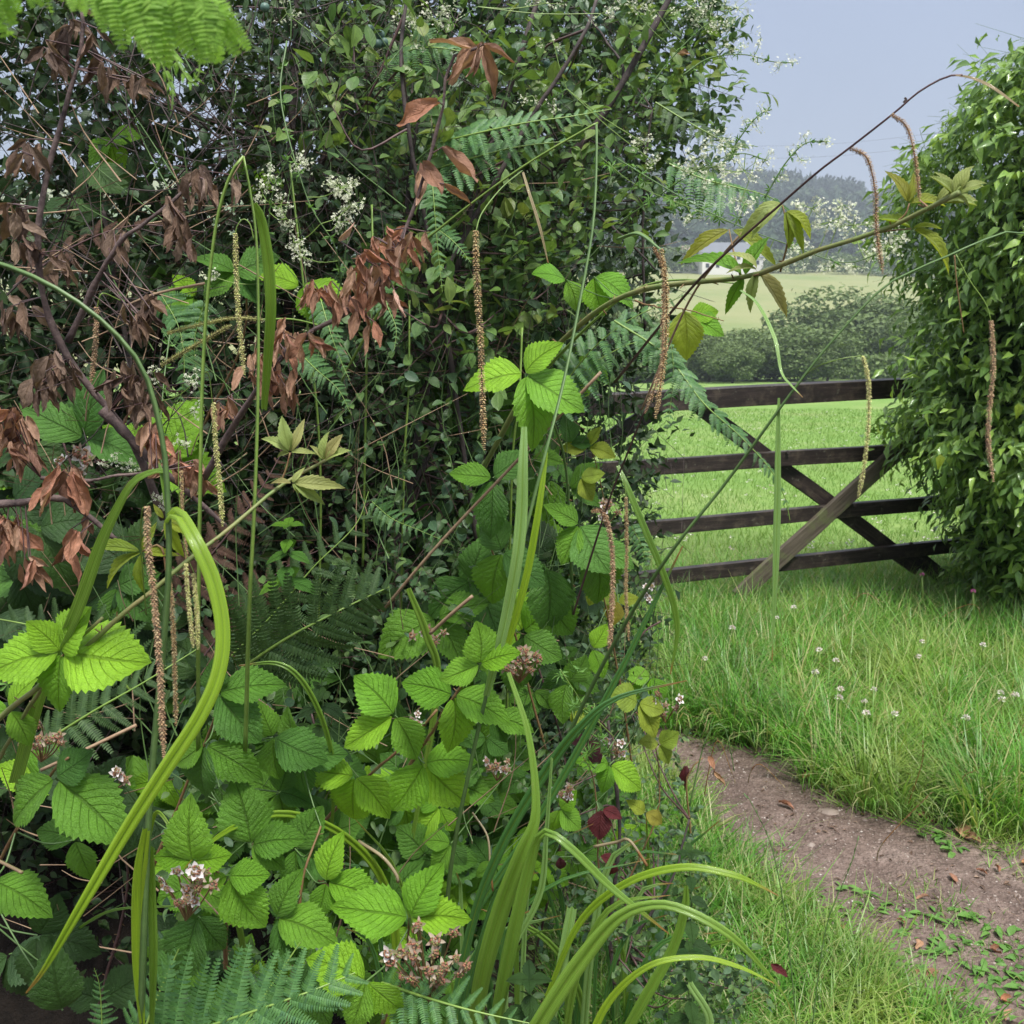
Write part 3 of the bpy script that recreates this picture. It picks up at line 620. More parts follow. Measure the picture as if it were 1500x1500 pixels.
# ------------------------------------------------------------------ farm buildings on the hill
m = NT('render_white'); M_['white_wall'] = m.fin(m.pr((.62, .60, .57), .8)); M_['slate'] = simple('slate_roof', (.12, .13, .15), .6); M_['pane'] = simple('dark_window', (.03, .035, .045), .2)
M_['brown_roof'] = simple('brown_roof', (.22, .15, .12), .7)
def box_t(x0, x1, y0, y1, z0, z1): return T3([(x, y, z) for x in (x0, x1) for y in (y0, y1) for z in (z0, z1)], [(0, 1, 3, 2), (4, 6, 7, 5), (0, 4, 5, 1), (2, 3, 7, 6), (0, 2, 6, 4), (1, 5, 7, 3)])
def house(px, py, d, L, Wd, H, rh, name, label, roofm, nwin):
    p = W(px, py, d); b = Vector((p.x, d, p.z)); t = thing(name, label, 'building', tuple(b)); M = Matrix.Translation(b)
    sub = lambda nm, t3, mt: put(nm, np_mesh(nm, t3.V, t3.T, t3.UV, mt, False), t, M)
    wall = T3([(-L/2, -Wd/2, -4), (L/2, -Wd/2, -4), (L/2, Wd/2, -4), (-L/2, Wd/2, -4), (-L/2, -Wd/2, H), (L/2, -Wd/2, H), (L/2, Wd/2, H), (-L/2, Wd/2, H), (-L/2, 0, H+rh), (L/2, 0, H+rh)], [(0, 1, 5, 4), (1, 2, 6, 9, 5), (2, 3, 7, 6), (3, 0, 4, 8, 7)])
    sub('wall', wall, M_['white_wall']); o = .35; q = .18
    rf = [(-L/2-o, -Wd/2-o, H-.2), (L/2+o, -Wd/2-o, H-.2), (L/2+o, 0, H+rh), (-L/2-o, 0, H+rh), (L/2+o, Wd/2+o, H-.2), (-L/2-o, Wd/2+o, H-.2)]
    sub('roof', T3([(x, y, z+.05) for x, y, z in rf]+[(x, y, z+.05+q) for x, y, z in rf], [(6, 7, 8, 9), (9, 8, 10, 11), (0, 3, 2, 1), (3, 5, 4, 2), (0, 1, 7, 6), (1, 2, 8, 7), (2, 4, 10, 8), (4, 5, 11, 10), (5, 3, 9, 11), (3, 0, 6, 9)]), roofm)
    sub('chimney', box_t(L/2-1.6, L/2-.7, -.45, .45, H+rh*.6, H+rh+1.2), M_['white_wall'])
    for i in range(nwin):
        x = -L/2+L*(i+.5)/nwin
        for z in (1.0, 3.3):
            if z+1.2 > H: continue
            sub('window', box_t(x-.5, x+.5, -Wd/2-.05, -Wd/2+.1, z, z+1.2), M_['pane'])
house(1062, 398, 312, 15, 8, 5.2, 3.0, 'farmhouse', 'white rendered farmhouse with grey roof on the hill beyond the dry field', M_['slate'], 5)
house(1022, 394, 322, 10, 8, 4.0, 2.6, 'barn', 'smaller white farm building with brown roof left of the farmhouse', M_['brown_roof'], 3)
house(1098, 393, 330, 7, 6, 3.2, 2.0, 'cottage', 'low white cottage with grey roof just right of the farmhouse', M_['slate'], 2)
for dz in (0, 4.5):      # overhead wires far off
    a, b = W(1000, 215+dz*4, 180), W(1500, 178+dz*4, 150); P = smooth([a, (a+b)/2-Vector((0, 0, 1.2)), b], 24)
    t3 = tube(P, .012, 3); o = put('power_line', t3.mesh('power_line', M_['bark'])); tag(o, ['thin upper overhead wire crossing the pale sky', 'thin lower overhead wire crossing the pale sky'][dz > 0], 'wire')

# ------------------------------------------------------------------ grass
GR3 = [grass_t(b, 3) for b in (.5, 1.1, 1.7, 2.4, 2.9)]
def grass(name, P, smin, smax, mat, w=1.0, lean=.25, GR=GR3):
    n = len(P); s = NR.uniform(smin, smax, n); P = P.copy(); P[:, 2] -= .005
    M = upmats(P, NR.uniform(0, 6.28, n), s, NR.normal(0, lean, (n, 2))); 
    M[:, :3, 1] *= w*np.minimum(3, .16/s)[:, None]
    return put(name, scattered(GR, M, NR.integers(0, 5, n)).mesh(name, mat), kind='stuff')
def pts_in(x0, x1, y0, y1, n): P = np.stack([NR.uniform(x0, x1, n), NR.uniform(y0, y1, n), np.zeros(n)], 1); P[:, 2] = ground_z(P[:, 0], P[:, 1]); return P
def vis(P, m_=80):
    x, y, f = proj(P); return (x > -m_) & (x < 1500+m_) & (y > -m_) & (y < 1500+m_+60)
ux = np.array([p.x for p in up_edge]); uy = np.array([p.y for p in up_edge]); lx = np.array([p.x for p in lo_edge]); ly = np.array([p.y for p in lo_edge])
P = pts_in(.1, 4.2, 2.2, 6.6, 190000); P = P[vis(P) & ~in_path(P[:, 0], P[:, 1]) & (P[:, 1] > np.interp(P[:, 0], ux, uy)-.05)]
cl = np.sin(P[:, 0]*5+1)*np.sin(P[:, 1]*4.3)+.6*np.sin(P[:, 0]*13)*np.sin(P[:, 1]*11)
keep = NR.random(len(P)) < .62+.3*cl; P = P[keep]; cl = cl[keep]; cl = cl*(1-ss(4.7, 5.2, P[:, 1]))
dd = P[:, 1]-np.interp(P[:, 0], ux, uy)
near = dd < .18
fr_ = P[:, 1] > 4.75
grass('verge_grass', P[~near & ~fr_ & (NR.random(len(P)) < .72)], .08, .27, M_['grass'], 1.3, .6)
grass('verge_grass', P[~near & fr_], .14, .34, M_['grass'], 1.3, .5)
grass('verge_grass', P[near], .07, .16, M_['grass'], 1.0, .8)
P = pts_in(.1, 2.2, 1.75, 3.6, 90000); P = P[vis(P) & ~in_path(P[:, 0], P[:, 1]) & (P[:, 1] < np.interp(P[:, 0], lx, ly)-.03)]
thin = ss(1.15, .5, P[:, 0]-.25*(P[:, 1]-2.4)); P = P[NR.random(len(P)) < np.clip(.05+thin*.95+.16*(np.sin(P[:, 0]*11)*np.sin(P[:, 1]*9) > .3), 0, 1)*(1-.72*ss(.85, 1.15, P[:, 0]))]
rt_ = P[:, 0] > .95
grass('path_side_grass', P[~rt_], .06, .19, M_['grass'], 1.1, .6)
grass('path_side_grass', P[rt_], .03, .09, M_['grass'], .9, .7)
P = pts_in(.5, 2.6, 2.2, 4.2, 9000); P = P[in_path(P[:, 0], P[:, 1]) & ((np.sin(P[:, 0]*8+2)*np.sin(P[:, 1]*7+1) > .45) | (P[:, 1] < 2.5+.2*np.sin(P[:, 0]*7)))]
grass('path_tuft_grass', P[:3500], .03, .08, M_['grass'], .8, .6)
A_ = []; Y_ = []; S_ = []; Ln_ = []
for k in range(300):
    x = R.uniform(.45, 4.0); e_ = float(np.interp(x, ux, uy)); y = e_+(R.random()**1.5)*1.9+.06
    if y > 6: continue
    for j in range(46):
        a = R.uniform(0, 6.283); q = R.random()**.5; A_.append((x+math.cos(a)*q*.05, y+math.sin(a)*q*.05, float(ground_z(x, y)))); Y_.append(a); S_.append(R.uniform(.16, .34)); Ln_.append((math.cos(a)*.35*q, math.sin(a)*.35*q))
for k in range(150):
    x = R.uniform(.2, 1.05); e_ = float(np.interp(x, lx, ly)); y = e_-(R.random()**1.2)*.8-.16
    if y < 1.7: continue
    for j in range(30):
        a = R.uniform(0, 6.283); q = R.random()**.5; A_.append((x+math.cos(a)*q*.03, y+math.sin(a)*q*.03, float(ground_z(x, y)))); Y_.append(a); S_.append(R.uniform(.09, .2)*(1.1-.3*x)); Ln_.append((math.cos(a)*.3*q, math.sin(a)*.3*q))
M = upmats(np.array(A_), np.array(Y_), np.array(S_), np.array(Ln_)); M[:, :3, 1] *= np.minimum(3, .2/np.array(S_))[:, None]
put('verge_tufts', scattered(GR, M, NR.integers(0, 5, len(M))).mesh('verge_tufts', M_['grass']), kind='stuff')
# pasture: denser close to the gate, thinning to the colour of the sheet
GL_ = [grass_t(b, 2, .013) for b in (.5, 1.1, 1.7, 2.4)]; yy = 6.3+NR.random(85000)**1.7*26; P = np.stack([NR.uniform(-.08, .62, len(yy))*yy, yy, yy*0], 1); P[:, 2] = ground_z(P[:, 0], P[:, 1])
n = len(P); s = NR.uniform(.04, .11, n); M = upmats(P, NR.uniform(0, 6.28, n), s, NR.normal(0, .4, (n, 2))); M[:, :3, 1] *= (1+P[:, 1]*.18)[:, None]
put('pasture_grass', scattered(GL_, M, NR.integers(0, 4, n)).mesh('pasture_grass', M_['pasture']), kind='stuff')
# clover heads: a little ball of florets
def ball_t(n, w=.5):
    r = np.random.default_rng(3); d = nz(r.normal(size=(n, 3))); d[:, 2] = np.abs(d[:, 2])*1.1-.25; N = nz(np.cross(d, r.normal(size=d.shape)))
    return scattered(LOWLEAF, frames(d*.35, d, N, .65), np.zeros(n, int))
HEAD = ball_t(34); HEADs = ball_t(7)
yy = 7+NR.random(900)**1.3*22; P = np.stack([NR.uniform(-.05, .55, len(yy))*yy, yy, yy*0], 1); P = P[np.sin(P[:, 0]*1.3+2)*np.sin(P[:, 1]*.9) > -.45]; P[:, 2] = ground_z(P[:, 0], P[:, 1])+NR.uniform(.10, .17, len(P))
put('pasture_clover', scattered([HEADs], upmats(P, NR.uniform(0, 6, len(P)), NR.uniform(.018, .030, len(P))), np.zeros(len(P), int)).mesh('pasture_clover', M_['clover']), kind='stuff')
head_me = HEAD.mesh('flower_head', M_['clover']); st_t = tube([(0, 0, 0), (.1, .02, .6), (.04, 0, 1)], [.03, .03, .02], 4); cst = st_t.mesh('stem', M_['stem_green'])
hp = HEAD.mesh('flower_head', M_['pink'])
def clover(px, py, s, pink=False, lab=None):
    g = G(px, py, .2); b = Vector((g.x, g.y, float(ground_z(g.x, g.y)))); H = g.z-b.z
    t = thing('pink_flower' if pink else 'clover_flower', lab, 'flower', tuple(b), None if pink else 'white clover heads in the verge')
    put('stem', cst, t, Matrix.Translation(b) @ Matrix.Scale(H, 4)); put('flower_head', hp if pink else head_me, t, Matrix.Translation(b+Vector((.04*H, 0, H))) @ Matrix.Rotation(R.uniform(0, 6), 4, 'Z') @ Matrix.Scale(s, 4))
for px, py in [(1197, 952), (1222, 968), (1191, 985), (1226, 1022), (1263, 1028), (1348, 940), (1437, 945), (1463, 1015), (1277, 1010), (1465, 1025), (1343, 962), (1308, 1046), (1484, 1018), (1412, 1052), (1228, 1010), (1266, 1045), (1135, 905), (1070, 920), (1160, 890), (1030, 965)]:
    clover(px, py, R.uniform(.013, .018), lab='white clover head standing in the long verge grass')
clover(1347, 842, .016, True, 'pink flower in the grass left of the ivy bush near the gate')
clover(1422, 866, .016, True, 'pink flower under the ivy bush, right of the other pink one')
# arching seed grasses in the verge: tan stalks
for k, (a, b, c) in enumerate([((1030, 1175), (1050, 1085), (1075, 1140)), ((1420, 1150), (1440, 1120), (1478, 1122)), ((1360, 1085), (1385, 1060), (1410, 1075)), ((1380, 905), (1425, 885), (1442, 910)), ((1470, 1120), (1485, 1090), (1500, 1060)), ((1100, 1130), (1115, 1120), (1145, 1148)), ((1400, 1180), (1410, 1140), (1425, 1130)), ((1240, 905), (1262, 870), (1290, 880)), ((1290, 1240), (1330, 1195), (1360, 1165)), ((1330, 1180), (1350, 1120), (1352, 1090))]):
    d = G(a[0], a[1]+20).y; P = smooth([W(a[0]-6, a[1]+30, d), W(*a, d-.02), W(*b, d-.05), W(*c, d-.08)], 16)
    t3 = tube(P, np.linspace(.0022, .0009, 16), 4); mm = frames(P[10:], np.gradient(P, axis=0)[10:]+[0, 0, -.002], NR.normal(size=(6, 3)), .02, .5)
    t3 = merge([t3, scattered([LOWLEAF[0]], mm, np.zeros(6, int))])
    locs = ['at the hedge corner beside the path', 'arching at the right end of the verge', 'in the middle of the verge', 'hooked over below the ivy bush', 'at the right picture edge', 'bent over the bare soil of the path', 'low on the right of the verge', 'leaning near the foot of the gate', 'lying over the edge of the path', 'upright above the path edge']
    o = put('seed_grass', t3.mesh('seed_grass', M_['straw'])); tag(o, 'dry tan grass stalk '+locs[k], 'grass stalk')

# ------------------------------------------------------------------ gravel, stones, fallen leaves
P = pts_in(.4, 3.2, 2.1, 4.6, 14000); P = P[in_path(P[:, 0], P[:, 1], .02)]; P[:, 2] = path_z(P[:, 0], P[:, 1])
def stone_t(seed):
    r = random.Random(seed); V = [(0, 0, .42)]+[(math.cos(a)*r.uniform(.42, .6), math.sin(a)*r.uniform(.35, .55), r.uniform(-.05, .2)) for a in [k*math.pi/3 for k in range(6)]]
    return T3(V, [(0, 1+k, 1+(k+1) % 6) for k in range(6)])
STN = [stone_t(k) for k in range(5)]
m = NT('gravel_stone'); M_['stone'] = m.fin(m.pr(m.ramp(m.rnd(), [(0, (.11, .08, .065)), (.5, (.17, .125, .105)), (.85, (.26, .21, .18)), (1, (.42, .38, .35))]), .6))
s = NR.uniform(.003, .009, len(P)); put('gravel', scattered(STN, upmats(P, NR.uniform(0, 6, len(P)), s), NR.integers(0, 5, len(P))).mesh('gravel', M_['stone']), kind='stuff')
STB = []
for k in range(4):
    r = random.Random(k+50); V = []; n = 9
    for i in range(4):
        z = i/3
        for j in range(n): a = j/n*6.283; q = math.cos(z*1.3)*r.uniform(.88, 1.08); V.append((math.cos(a)*q*.5, math.sin(a)*q*.38, z*.3-.08))
    V.append((0, 0, .25)); Fc = [(i*n+j, i*n+(j+1) % n, (i+1)*n+(j+1) % n, (i+1)*n+j) for i in range(3) for j in range(n)]+[(3*n+j, 3*n+(j+1) % n, 4*n) for j in range(n)]
    STB.append(T3(V, Fc).mesh('stone', M_['stone']))
for px, py, w, lb in [(1120, 1158, 11, 'round pale stone in the upper bend of the path'), (1192, 1253, 12, 'whitish stone in the centre of the path'), (1188, 1238, 16, 'flat pale stone beside the whitish one in the path'), (1300, 1220, 12, 'pale stone at the verge edge of the path'), (1312, 1292, 13, 'egg shaped stone in the middle of the wide path'), (1215, 1195, 34, 'broad grey slab bedded in the path'), (1265, 1205, 14, 'small tan stone near the grass edge'), (1490, 1318, 14, 'pale stone at the right picture edge of the path'), (1250, 1150, 10, 'little stone in the shade of the verge grass')]:
    g = G(px, py); q = w*g.length/F; z = float(path_z(g.x, g.y)); o = put('path_stone', R.choice(STB), None, Matrix.Translation((g.x, g.y, z)) @ Matrix.Rotation(R.uniform(0, 6), 4, 'Z') @ Matrix.Diagonal((q, q, q*(.35 if w > 20 else .9), 1))); tag(o, lb, 'stone', 'stones in the path')
LIT = [dead_t(40+k).mesh('fallen_leaf', M_['litter']) for k in range(4)]
fl = [(1140, 1182, 32, 'pair of brown'), (1175, 1148, 26, 'brown'), (1345, 1205, 30, 'orange brown'), (1410, 1240, 46, 'large orange brown'), (1435, 1248, 34, 'curled brown'), (1265, 1203, 18, 'small tan'), (1361, 1320, 22, 'reddish'), (1390, 1292, 26, 'reddish'), (1458, 1278, 20, 'small red brown'), (1495, 1275, 24, 'orange'), (1445, 1292, 20, 'dull pink brown'), (1375, 1425, 34, 'long brown'), (1250, 1375, 26, 'brown'), (1230, 1360, 24, 'pinkish'), (1300, 1395, 26, 'pale brown'), (1350, 1385, 24, 'tan'), (1400, 1462, 30, 'orange'), (1465, 1470, 40, 'large orange'), (1480, 1486, 30, 'crumpled orange'), (1340, 1430, 26, 'tan'), (1290, 1478, 34, 'brown'), (1450, 1393, 40, 'long brown'), (1325, 1360, 20, 'grey brown'), (1190, 1325, 22, 'dark brown'), (1280, 1500, 26, 'curled')]
pos = ['high on the path below the verge', 'in the soil shade under the verge grass', 'against the verge at the path edge', 'lying at the grass edge right of the path', 'touching the large orange leaf', 'on bare soil at the middle of the path edge', 'alone in the wide part of the path', 'on gravel right of the path centre', 'far right on the gravel', 'cut by the right picture edge', 'beside the reddish one on the gravel', 'across the weedy strip at lower right', 'in the grass fringe left of the path', 'half hidden by the fringe grass', 'on dark soil near the fringe', 'between tufts below the gravel', 'near the bottom among low weeds', 'at the bottom right corner', 'at the corner against the large one', 'on the weedy soil near the bottom', 'in the grass at the bottom edge', 'on a twig at the right below the gravel', 'in the dark soil patch', 'at the foot of the tall grass stalk', 'at the very bottom edge of the path']
for k, (px, py, w, c) in enumerate(fl):
    g = G(px, py); q = w*g.length/F; z = float(path_z(g.x, g.y))+.012
    o = put('fallen_leaf', LIT[k % 4], None, Matrix.Translation((g.x, g.y, z)) @ Matrix.Rotation(R.uniform(0, 6), 4, 'Z') @ Matrix.Rotation(R.uniform(-.4, .4), 4, 'X') @ Matrix.Scale(q, 4)); tag(o, c+' fallen leaf '+pos[k], 'leaf', 'fallen leaves on the path')
# ------------------------------------------------------------------ hedge shrubs
def mesh_cache(ts, name, mats):
    return {m: [t.mesh(name, M_[m]) for t in ts] for m in mats}
LM = {('bt', m): [t.mesh('leaf', M_[m]) for t in OVAL+OBOV] for m in ('blackthorn', 'blackthorn_young', 'hawthorn')}
LM[('ivy', 'ivy')] = [t.mesh('leaf', M_['ivy']) for t in IVY]
def sticks(A, B, r, mat=None):
    """thin twigs from A to B as one merged template"""
    A, B = np.asarray(A, float), np.asarray(B, float); d = B-A; L = np.linalg.norm(d, axis=1); d = nz(d)
    M = frames(A, d, NR.normal(size=A.shape), L); r = np.broadcast_to(r, L.shape)
    M[:, :3, 0] *= (r/L)[:, None]; M[:, :3, 2] *= (r/L)[:, None]
    return scattered([STICK], M, np.zeros(len(A), int))
def stem(name, pts, r0, r1, mat, parent, k=6, n=24, wob=.0, bump=.12):
    P = smooth(pts, n)
    if wob: P = P+np.cumsum(NR.normal(0, wob, P.shape), 0)*np.sin(np.linspace(0, math.pi, n))[:, None]
    t = tube(P, np.linspace(r0, r1, n), k, True, bump); return put(name, t.mesh(name, M_[mat] if isinstance(mat, str) else mat), parent), P
def twiggy(n, cx, cy, rx, ry, d0, dth, m=7, L=(.07, .16), up=.5, out_=(.0, -.6, .3), pinch=1.0):
    """n leafy twigs in an elliptical piece of the hedge; d0 may be a function of (px,py)"""
    a = NR.uniform(0, 6.283, n); q = NR.random(n)**.5; px = cx+np.cos(a)*q*rx; py = cy+np.sin(a)*q*ry
    d = np.array([d0(x, y) if callable(d0) else d0 for x, y in zip(px, py)])+NR.random(n)**pinch*dth
    B = np.array([tuple(W(x, y, z)) for x, y, z in zip(px, py, d)])
    D = nz(NR.normal(size=(n, 3))+np.array([0, 0, up])+np.array(out_)*.8); Ln = NR.uniform(*L, n)
    t = (np.arange(m)+.6)/m; P = B[:, None]+D[:, None]*(t[None, :, None]*Ln[:, None, None])
    rdl = nz(NR.normal(size=(n, m, 3))); LD = nz(D[:, None]*.75+rdl*.9); LN = nz(rdl*.45+np.array(out_)*.7+np.array([0, 0, .75])+NR.normal(size=rdl.shape)*.25)
    return B, D, Ln, P.reshape(-1, 3), LD.reshape(-1, 3), LN.reshape(-1, 3)
def shrub(name, label, stems_, clumps, mat, tm, size, parts=300, bark='bark', depth=None, fine='stem_purple', ymin=None, leafname='leaf', key='bt', group=None):
    b = stems_[0][0][0]; base = W(*b); base.z = float(max(ground_z(base.x, base.y), bank_z(base.x, base.y) if base.x < .5 else -9))
    t = thing(name, label, 'shrub' if name != 'ivy_bush' else 'bush', tuple(base), group); trunkP = []
    for pts, r0, r1 in stems_:
        p3 = [W(*p) for p in pts]; _, P = stem('branch', p3, r0, r1, bark, t, 7, 30, .0012, .16); trunkP.append(P)
    TP = np.concatenate(trunkP)
    SA, SB, SR = [], [], []; LP, LD, LN = [], [], []; brs = []
    for c in clumps:
        B, D, Ln, P, ld, ln = twiggy(*c[:7], **(c[7] if len(c) > 7 else {}))
        SA.append(B-D*Ln[:, None]*.3); SB.append(B+D*Ln[:, None]); SR.append(np.full(len(B), .0011))
        LP.append(P); LD.append(ld); LN.append(ln)
        for k in range(max(2, len(B)//10)):       # carrying branches out of the nearest stem
            q = B[R.randrange(len(B))]; dist = np.linalg.norm(TP-q, axis=1)+np.maximum(0, TP[:, 2]-q[2])*4; a = TP[np.argmin(dist)]
            if np.linalg.norm(a-q) > .42: continue
            mid = (a+q)/2+NR.normal(0, .04, 3)-np.array([0, 0, .03]); brs.append(tube(smooth([a, mid, q], 9), np.linspace(.0030, .0011, 9), 4, False))
    put('twig', merge([sticks(np.concatenate(SA), np.concatenate(SB), np.concatenate(SR))]+brs).mesh('twig', M_[fine]), t, kind='stuff')
    LP, LD, LN = map(np.concatenate, (LP, LD, LN)); n = len(LP); s = size*NR.uniform(.45, 1.25, n)
    MM = frames(LP, LD, LN, s, NR.uniform(.85, 1.2, n)); idx = NR.integers(0, len(tm), n)
    x, y, f = proj(LP); inv = (x > -10) & (x < 1510) & (y > -10) & (y < 1510)
    order = np.argsort(-(s/f)*inv*(1-.35*(f > np.percentile(f, 60)))); top = order[:parts]; rest = order[parts:]
    ml = LM[(key, mat)]
    for i in top: put(leafname, ml[idx[i]], t, Matrix(MM[i].tolist()))
    if len(rest): put('foliage', scattered(tm, MM[rest], idx[rest]).mesh('foliage', M_[mat]), t, kind='stuff')
    return t
BTM = OVAL+OBOV
def HD(px, py):      # front surface of the hedge
    d = interp(px, [-100, 0, 300, 600, 800, 900, 1000, 1100], [1.45, 1.5, 1.62, 1.85, 2.15, 2.45, 2.8, 3.0])
    return float(d+interp(py, [0, 300, 700, 1100, 1500], [.25, .12, 0, -.15, -.35]))
hd = lambda o: (lambda x, y: HD(x, y)+o)
K = dict
shrub('blackthorn_shrub', 'dense blackthorn with small oval leaves and dark stem in the middle of the hedge',
      [([(560, 1250, 2.2), (578, 1000, 2.15), (578, 830, 2.1), (600, 720, 2.08), (628, 560, 2.08), (652, 470, 2.1), (690, 300, 2.15), (745, 130, 2.2), (800, -40, 2.3)], .011, .005),
       ([(600, 720, 2.1), (640, 640, 2.15), (668, 520, 2.2), (660, 420, 2.25)], .006, .003),
       ([(652, 470, 2.1), (610, 380, 2.1), (598, 280, 2.1), (612, 180, 2.15)], .006, .003)],
      [(420, 620, 560, 130, 380, hd(-.02), .5), (170, 700, 380, 110, 260, hd(.05), .5), (100, 590, 900, 90, 140, hd(.1), .4)], 'blackthorn', BTM, .027)
shrub('blackthorn_shrub', 'tall blackthorn with purple stems and green sloes at the top right of the hedge',
      [([(760, 1150, 2.6), (775, 700, 2.5), (770, 400, 2.4), (795, 275, 2.38), (870, 190, 2.36), (930, 90, 2.36), (985, -10, 2.4), (1010, -60, 2.4)], .013, .006),
       ([(870, 190, 2.36), (915, 110, 2.4), (890, 60, 2.45), (850, 10, 2.5)], .004, .002), ([(795, 275, 2.38), (860, 310, 2.4), (920, 360, 2.4), (960, 395, 2.4)], .005, .002),
       ([(945, 480, 2.6), (942, 330, 2.6), (946, 230, 2.6), (955, 160, 2.6)], .004, .0025)],
      [(210, 850, 150, 180, 200, hd(-.1), .5), (150, 790, 380, 130, 170, hd(-.05), .5), (110, 975, 60, 80, 150, hd(-.1), .5, K(L=(.05, .12))), (45, 1010, 230, 55, 80, hd(.0), .5), (45, 1035, 30, 40, 60, hd(-.1), .4, K(L=(.05, .1)))], 'blackthorn', BTM, .034, fine='bark')
shrub('blackthorn_shrub', 'low blackthorn with tiny rounded leaves at the hedge foot beside the path',
      [([(900, 1520, 2.0), (890, 1350, 1.95), (905, 1200, 1.95), (890, 1050, 2.0)], .006, .003), ([(900, 1420, 2.0), (980, 1300, 2.0), (1010, 1200, 2.05)], .004, .002)],
      [(190, 900, 1180, 110, 230, hd(-.15), .35, K(L=(.05, .12))), (90, 960, 1330, 90, 110, hd(-.35), .3, K(L=(.05, .1))), (60, 1040, 1450, 90, 50, lambda x, y: 1.75, .2, K(L=(.04, .08)))], 'blackthorn', BTM, .021)
shrub('hawthorn_shrub', 'shade toned shrub filling the top left of the hedge with specks of sky showing through',
      [([(420, 900, 2.5), (430, 600, 2.45), (425, 350, 2.4), (432, 210, 2.4), (436, 60, 2.4), (440, -60, 2.4)], .014, .008), ([(425, 350, 2.4), (470, 240, 2.4), (520, 120, 2.4), (500, 30, 2.4)], .006, .003), ([(100, 900, 2.4), (200, 500, 2.4), (280, 300, 2.4), (400, 150, 2.4)], .006, .003)],
      [(190, 180, 220, 220, 250, hd(.35), .5), (330, 470, 130, 150, 170, hd(.2), .6), (120, 150, 60, 200, 110, hd(.3), .5), (100, 380, 430, 150, 150, hd(.35), .4)], 'hawthorn', BTM, .029)
shrub('blackthorn_shrub', 'fresh yellow green blackthorn growth behind the red brown leaves in the upper hedge',
      [([(700, 800, 2.0), (640, 420, 1.95), (600, 210, 1.9), (585, 90, 1.92), (600, -30, 2.0)], .006, .003), ([(640, 420, 1.95), (760, 200, 1.98), (850, 60, 2.0), (880, -20, 2.1)], .005, .003)],
      [(80, 600, 130, 130, 140, hd(-.15), .3, K(m=6)), (90, 850, 240, 140, 170, hd(-.2), .3, K(m=6)), (60, 980, 110, 110, 120, hd(-.2), .3, K(m=6)), (70, 700, 420, 140, 110, hd(-.15), .25, K(m=6))], 'blackthorn_young', BTM, .038, fine='stem_purple')
shrub('hawthorn_shrub', 'shaded small leaved shrub behind the dead brown leaves on the left of the hedge',
      [([(250, 1300, 2.3), (230, 900, 2.2), (200, 600, 2.15), (150, 300, 2.2)], .010, .005), ([(520, 1250, 2.3), (500, 900, 2.3), (470, 700, 2.3)], .009, .004)],
      [(200, 160, 620, 260, 230, hd(.45), .3), (200, 480, 760, 200, 200, hd(.4), .3), (160, 740, 800, 120, 260, hd(.3), .3), (130, 740, 1150, 150, 200, hd(.35), .3), (90, 300, 1200, 330, 250, hd(.65), .2)], 'hawthorn', BTM, .032)
# dark inner thicket: leaves with shade in their colour and twigs nobody could count
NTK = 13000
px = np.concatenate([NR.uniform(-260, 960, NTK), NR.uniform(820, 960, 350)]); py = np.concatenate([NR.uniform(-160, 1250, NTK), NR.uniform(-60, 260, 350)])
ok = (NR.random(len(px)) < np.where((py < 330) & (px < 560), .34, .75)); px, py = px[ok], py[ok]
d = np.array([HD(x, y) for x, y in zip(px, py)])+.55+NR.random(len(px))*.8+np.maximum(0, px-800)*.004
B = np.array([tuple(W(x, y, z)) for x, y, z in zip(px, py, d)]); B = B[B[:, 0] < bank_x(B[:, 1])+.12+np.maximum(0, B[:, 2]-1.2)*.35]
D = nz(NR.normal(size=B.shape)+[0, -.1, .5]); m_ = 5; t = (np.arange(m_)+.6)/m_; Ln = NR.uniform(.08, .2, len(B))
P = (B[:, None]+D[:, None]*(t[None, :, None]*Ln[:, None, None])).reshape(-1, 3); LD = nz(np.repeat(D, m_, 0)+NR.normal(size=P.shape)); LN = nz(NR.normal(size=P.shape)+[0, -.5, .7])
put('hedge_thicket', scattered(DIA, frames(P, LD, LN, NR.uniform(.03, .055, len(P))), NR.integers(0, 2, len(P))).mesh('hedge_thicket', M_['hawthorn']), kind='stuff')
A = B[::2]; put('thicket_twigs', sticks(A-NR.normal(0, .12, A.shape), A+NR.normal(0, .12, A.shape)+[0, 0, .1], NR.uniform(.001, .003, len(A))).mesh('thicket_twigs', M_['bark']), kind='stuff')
# far part of the hedge running back to the gate
yy = NR.uniform(3.0, 5.9, 6000); B = np.stack([bank_x(yy)-.42+NR.normal(0, .07, 6000)-.5*NR.random(6000)**2, yy, .1+NR.random(6000)**.8*2.3], 1)
B[:, 0] += .05*np.sin(yy*5)+.12*np.sin(B[:, 2]*4)-np.maximum(0, B[:, 2]-1.3)*.22
P = np.repeat(B, 5, 0)+NR.normal(0, .06, (30000, 3)); D = nz(NR.normal(size=P.shape)+[.3, -.4, .2]); LN = nz(NR.normal(size=P.shape)*.6+[.5, -.4, .7])
t3 = scattered(DIA, frames(P, D, LN, NR.uniform(.038, .066, len(P))), NR.integers(0, 2, len(P)))
o = put('back_hedge', t3.mesh('back_hedge', M_['blackthorn'])); tag(o, 'farther stretch of hedge running back along the path to the left end of the gate', 'hedge')
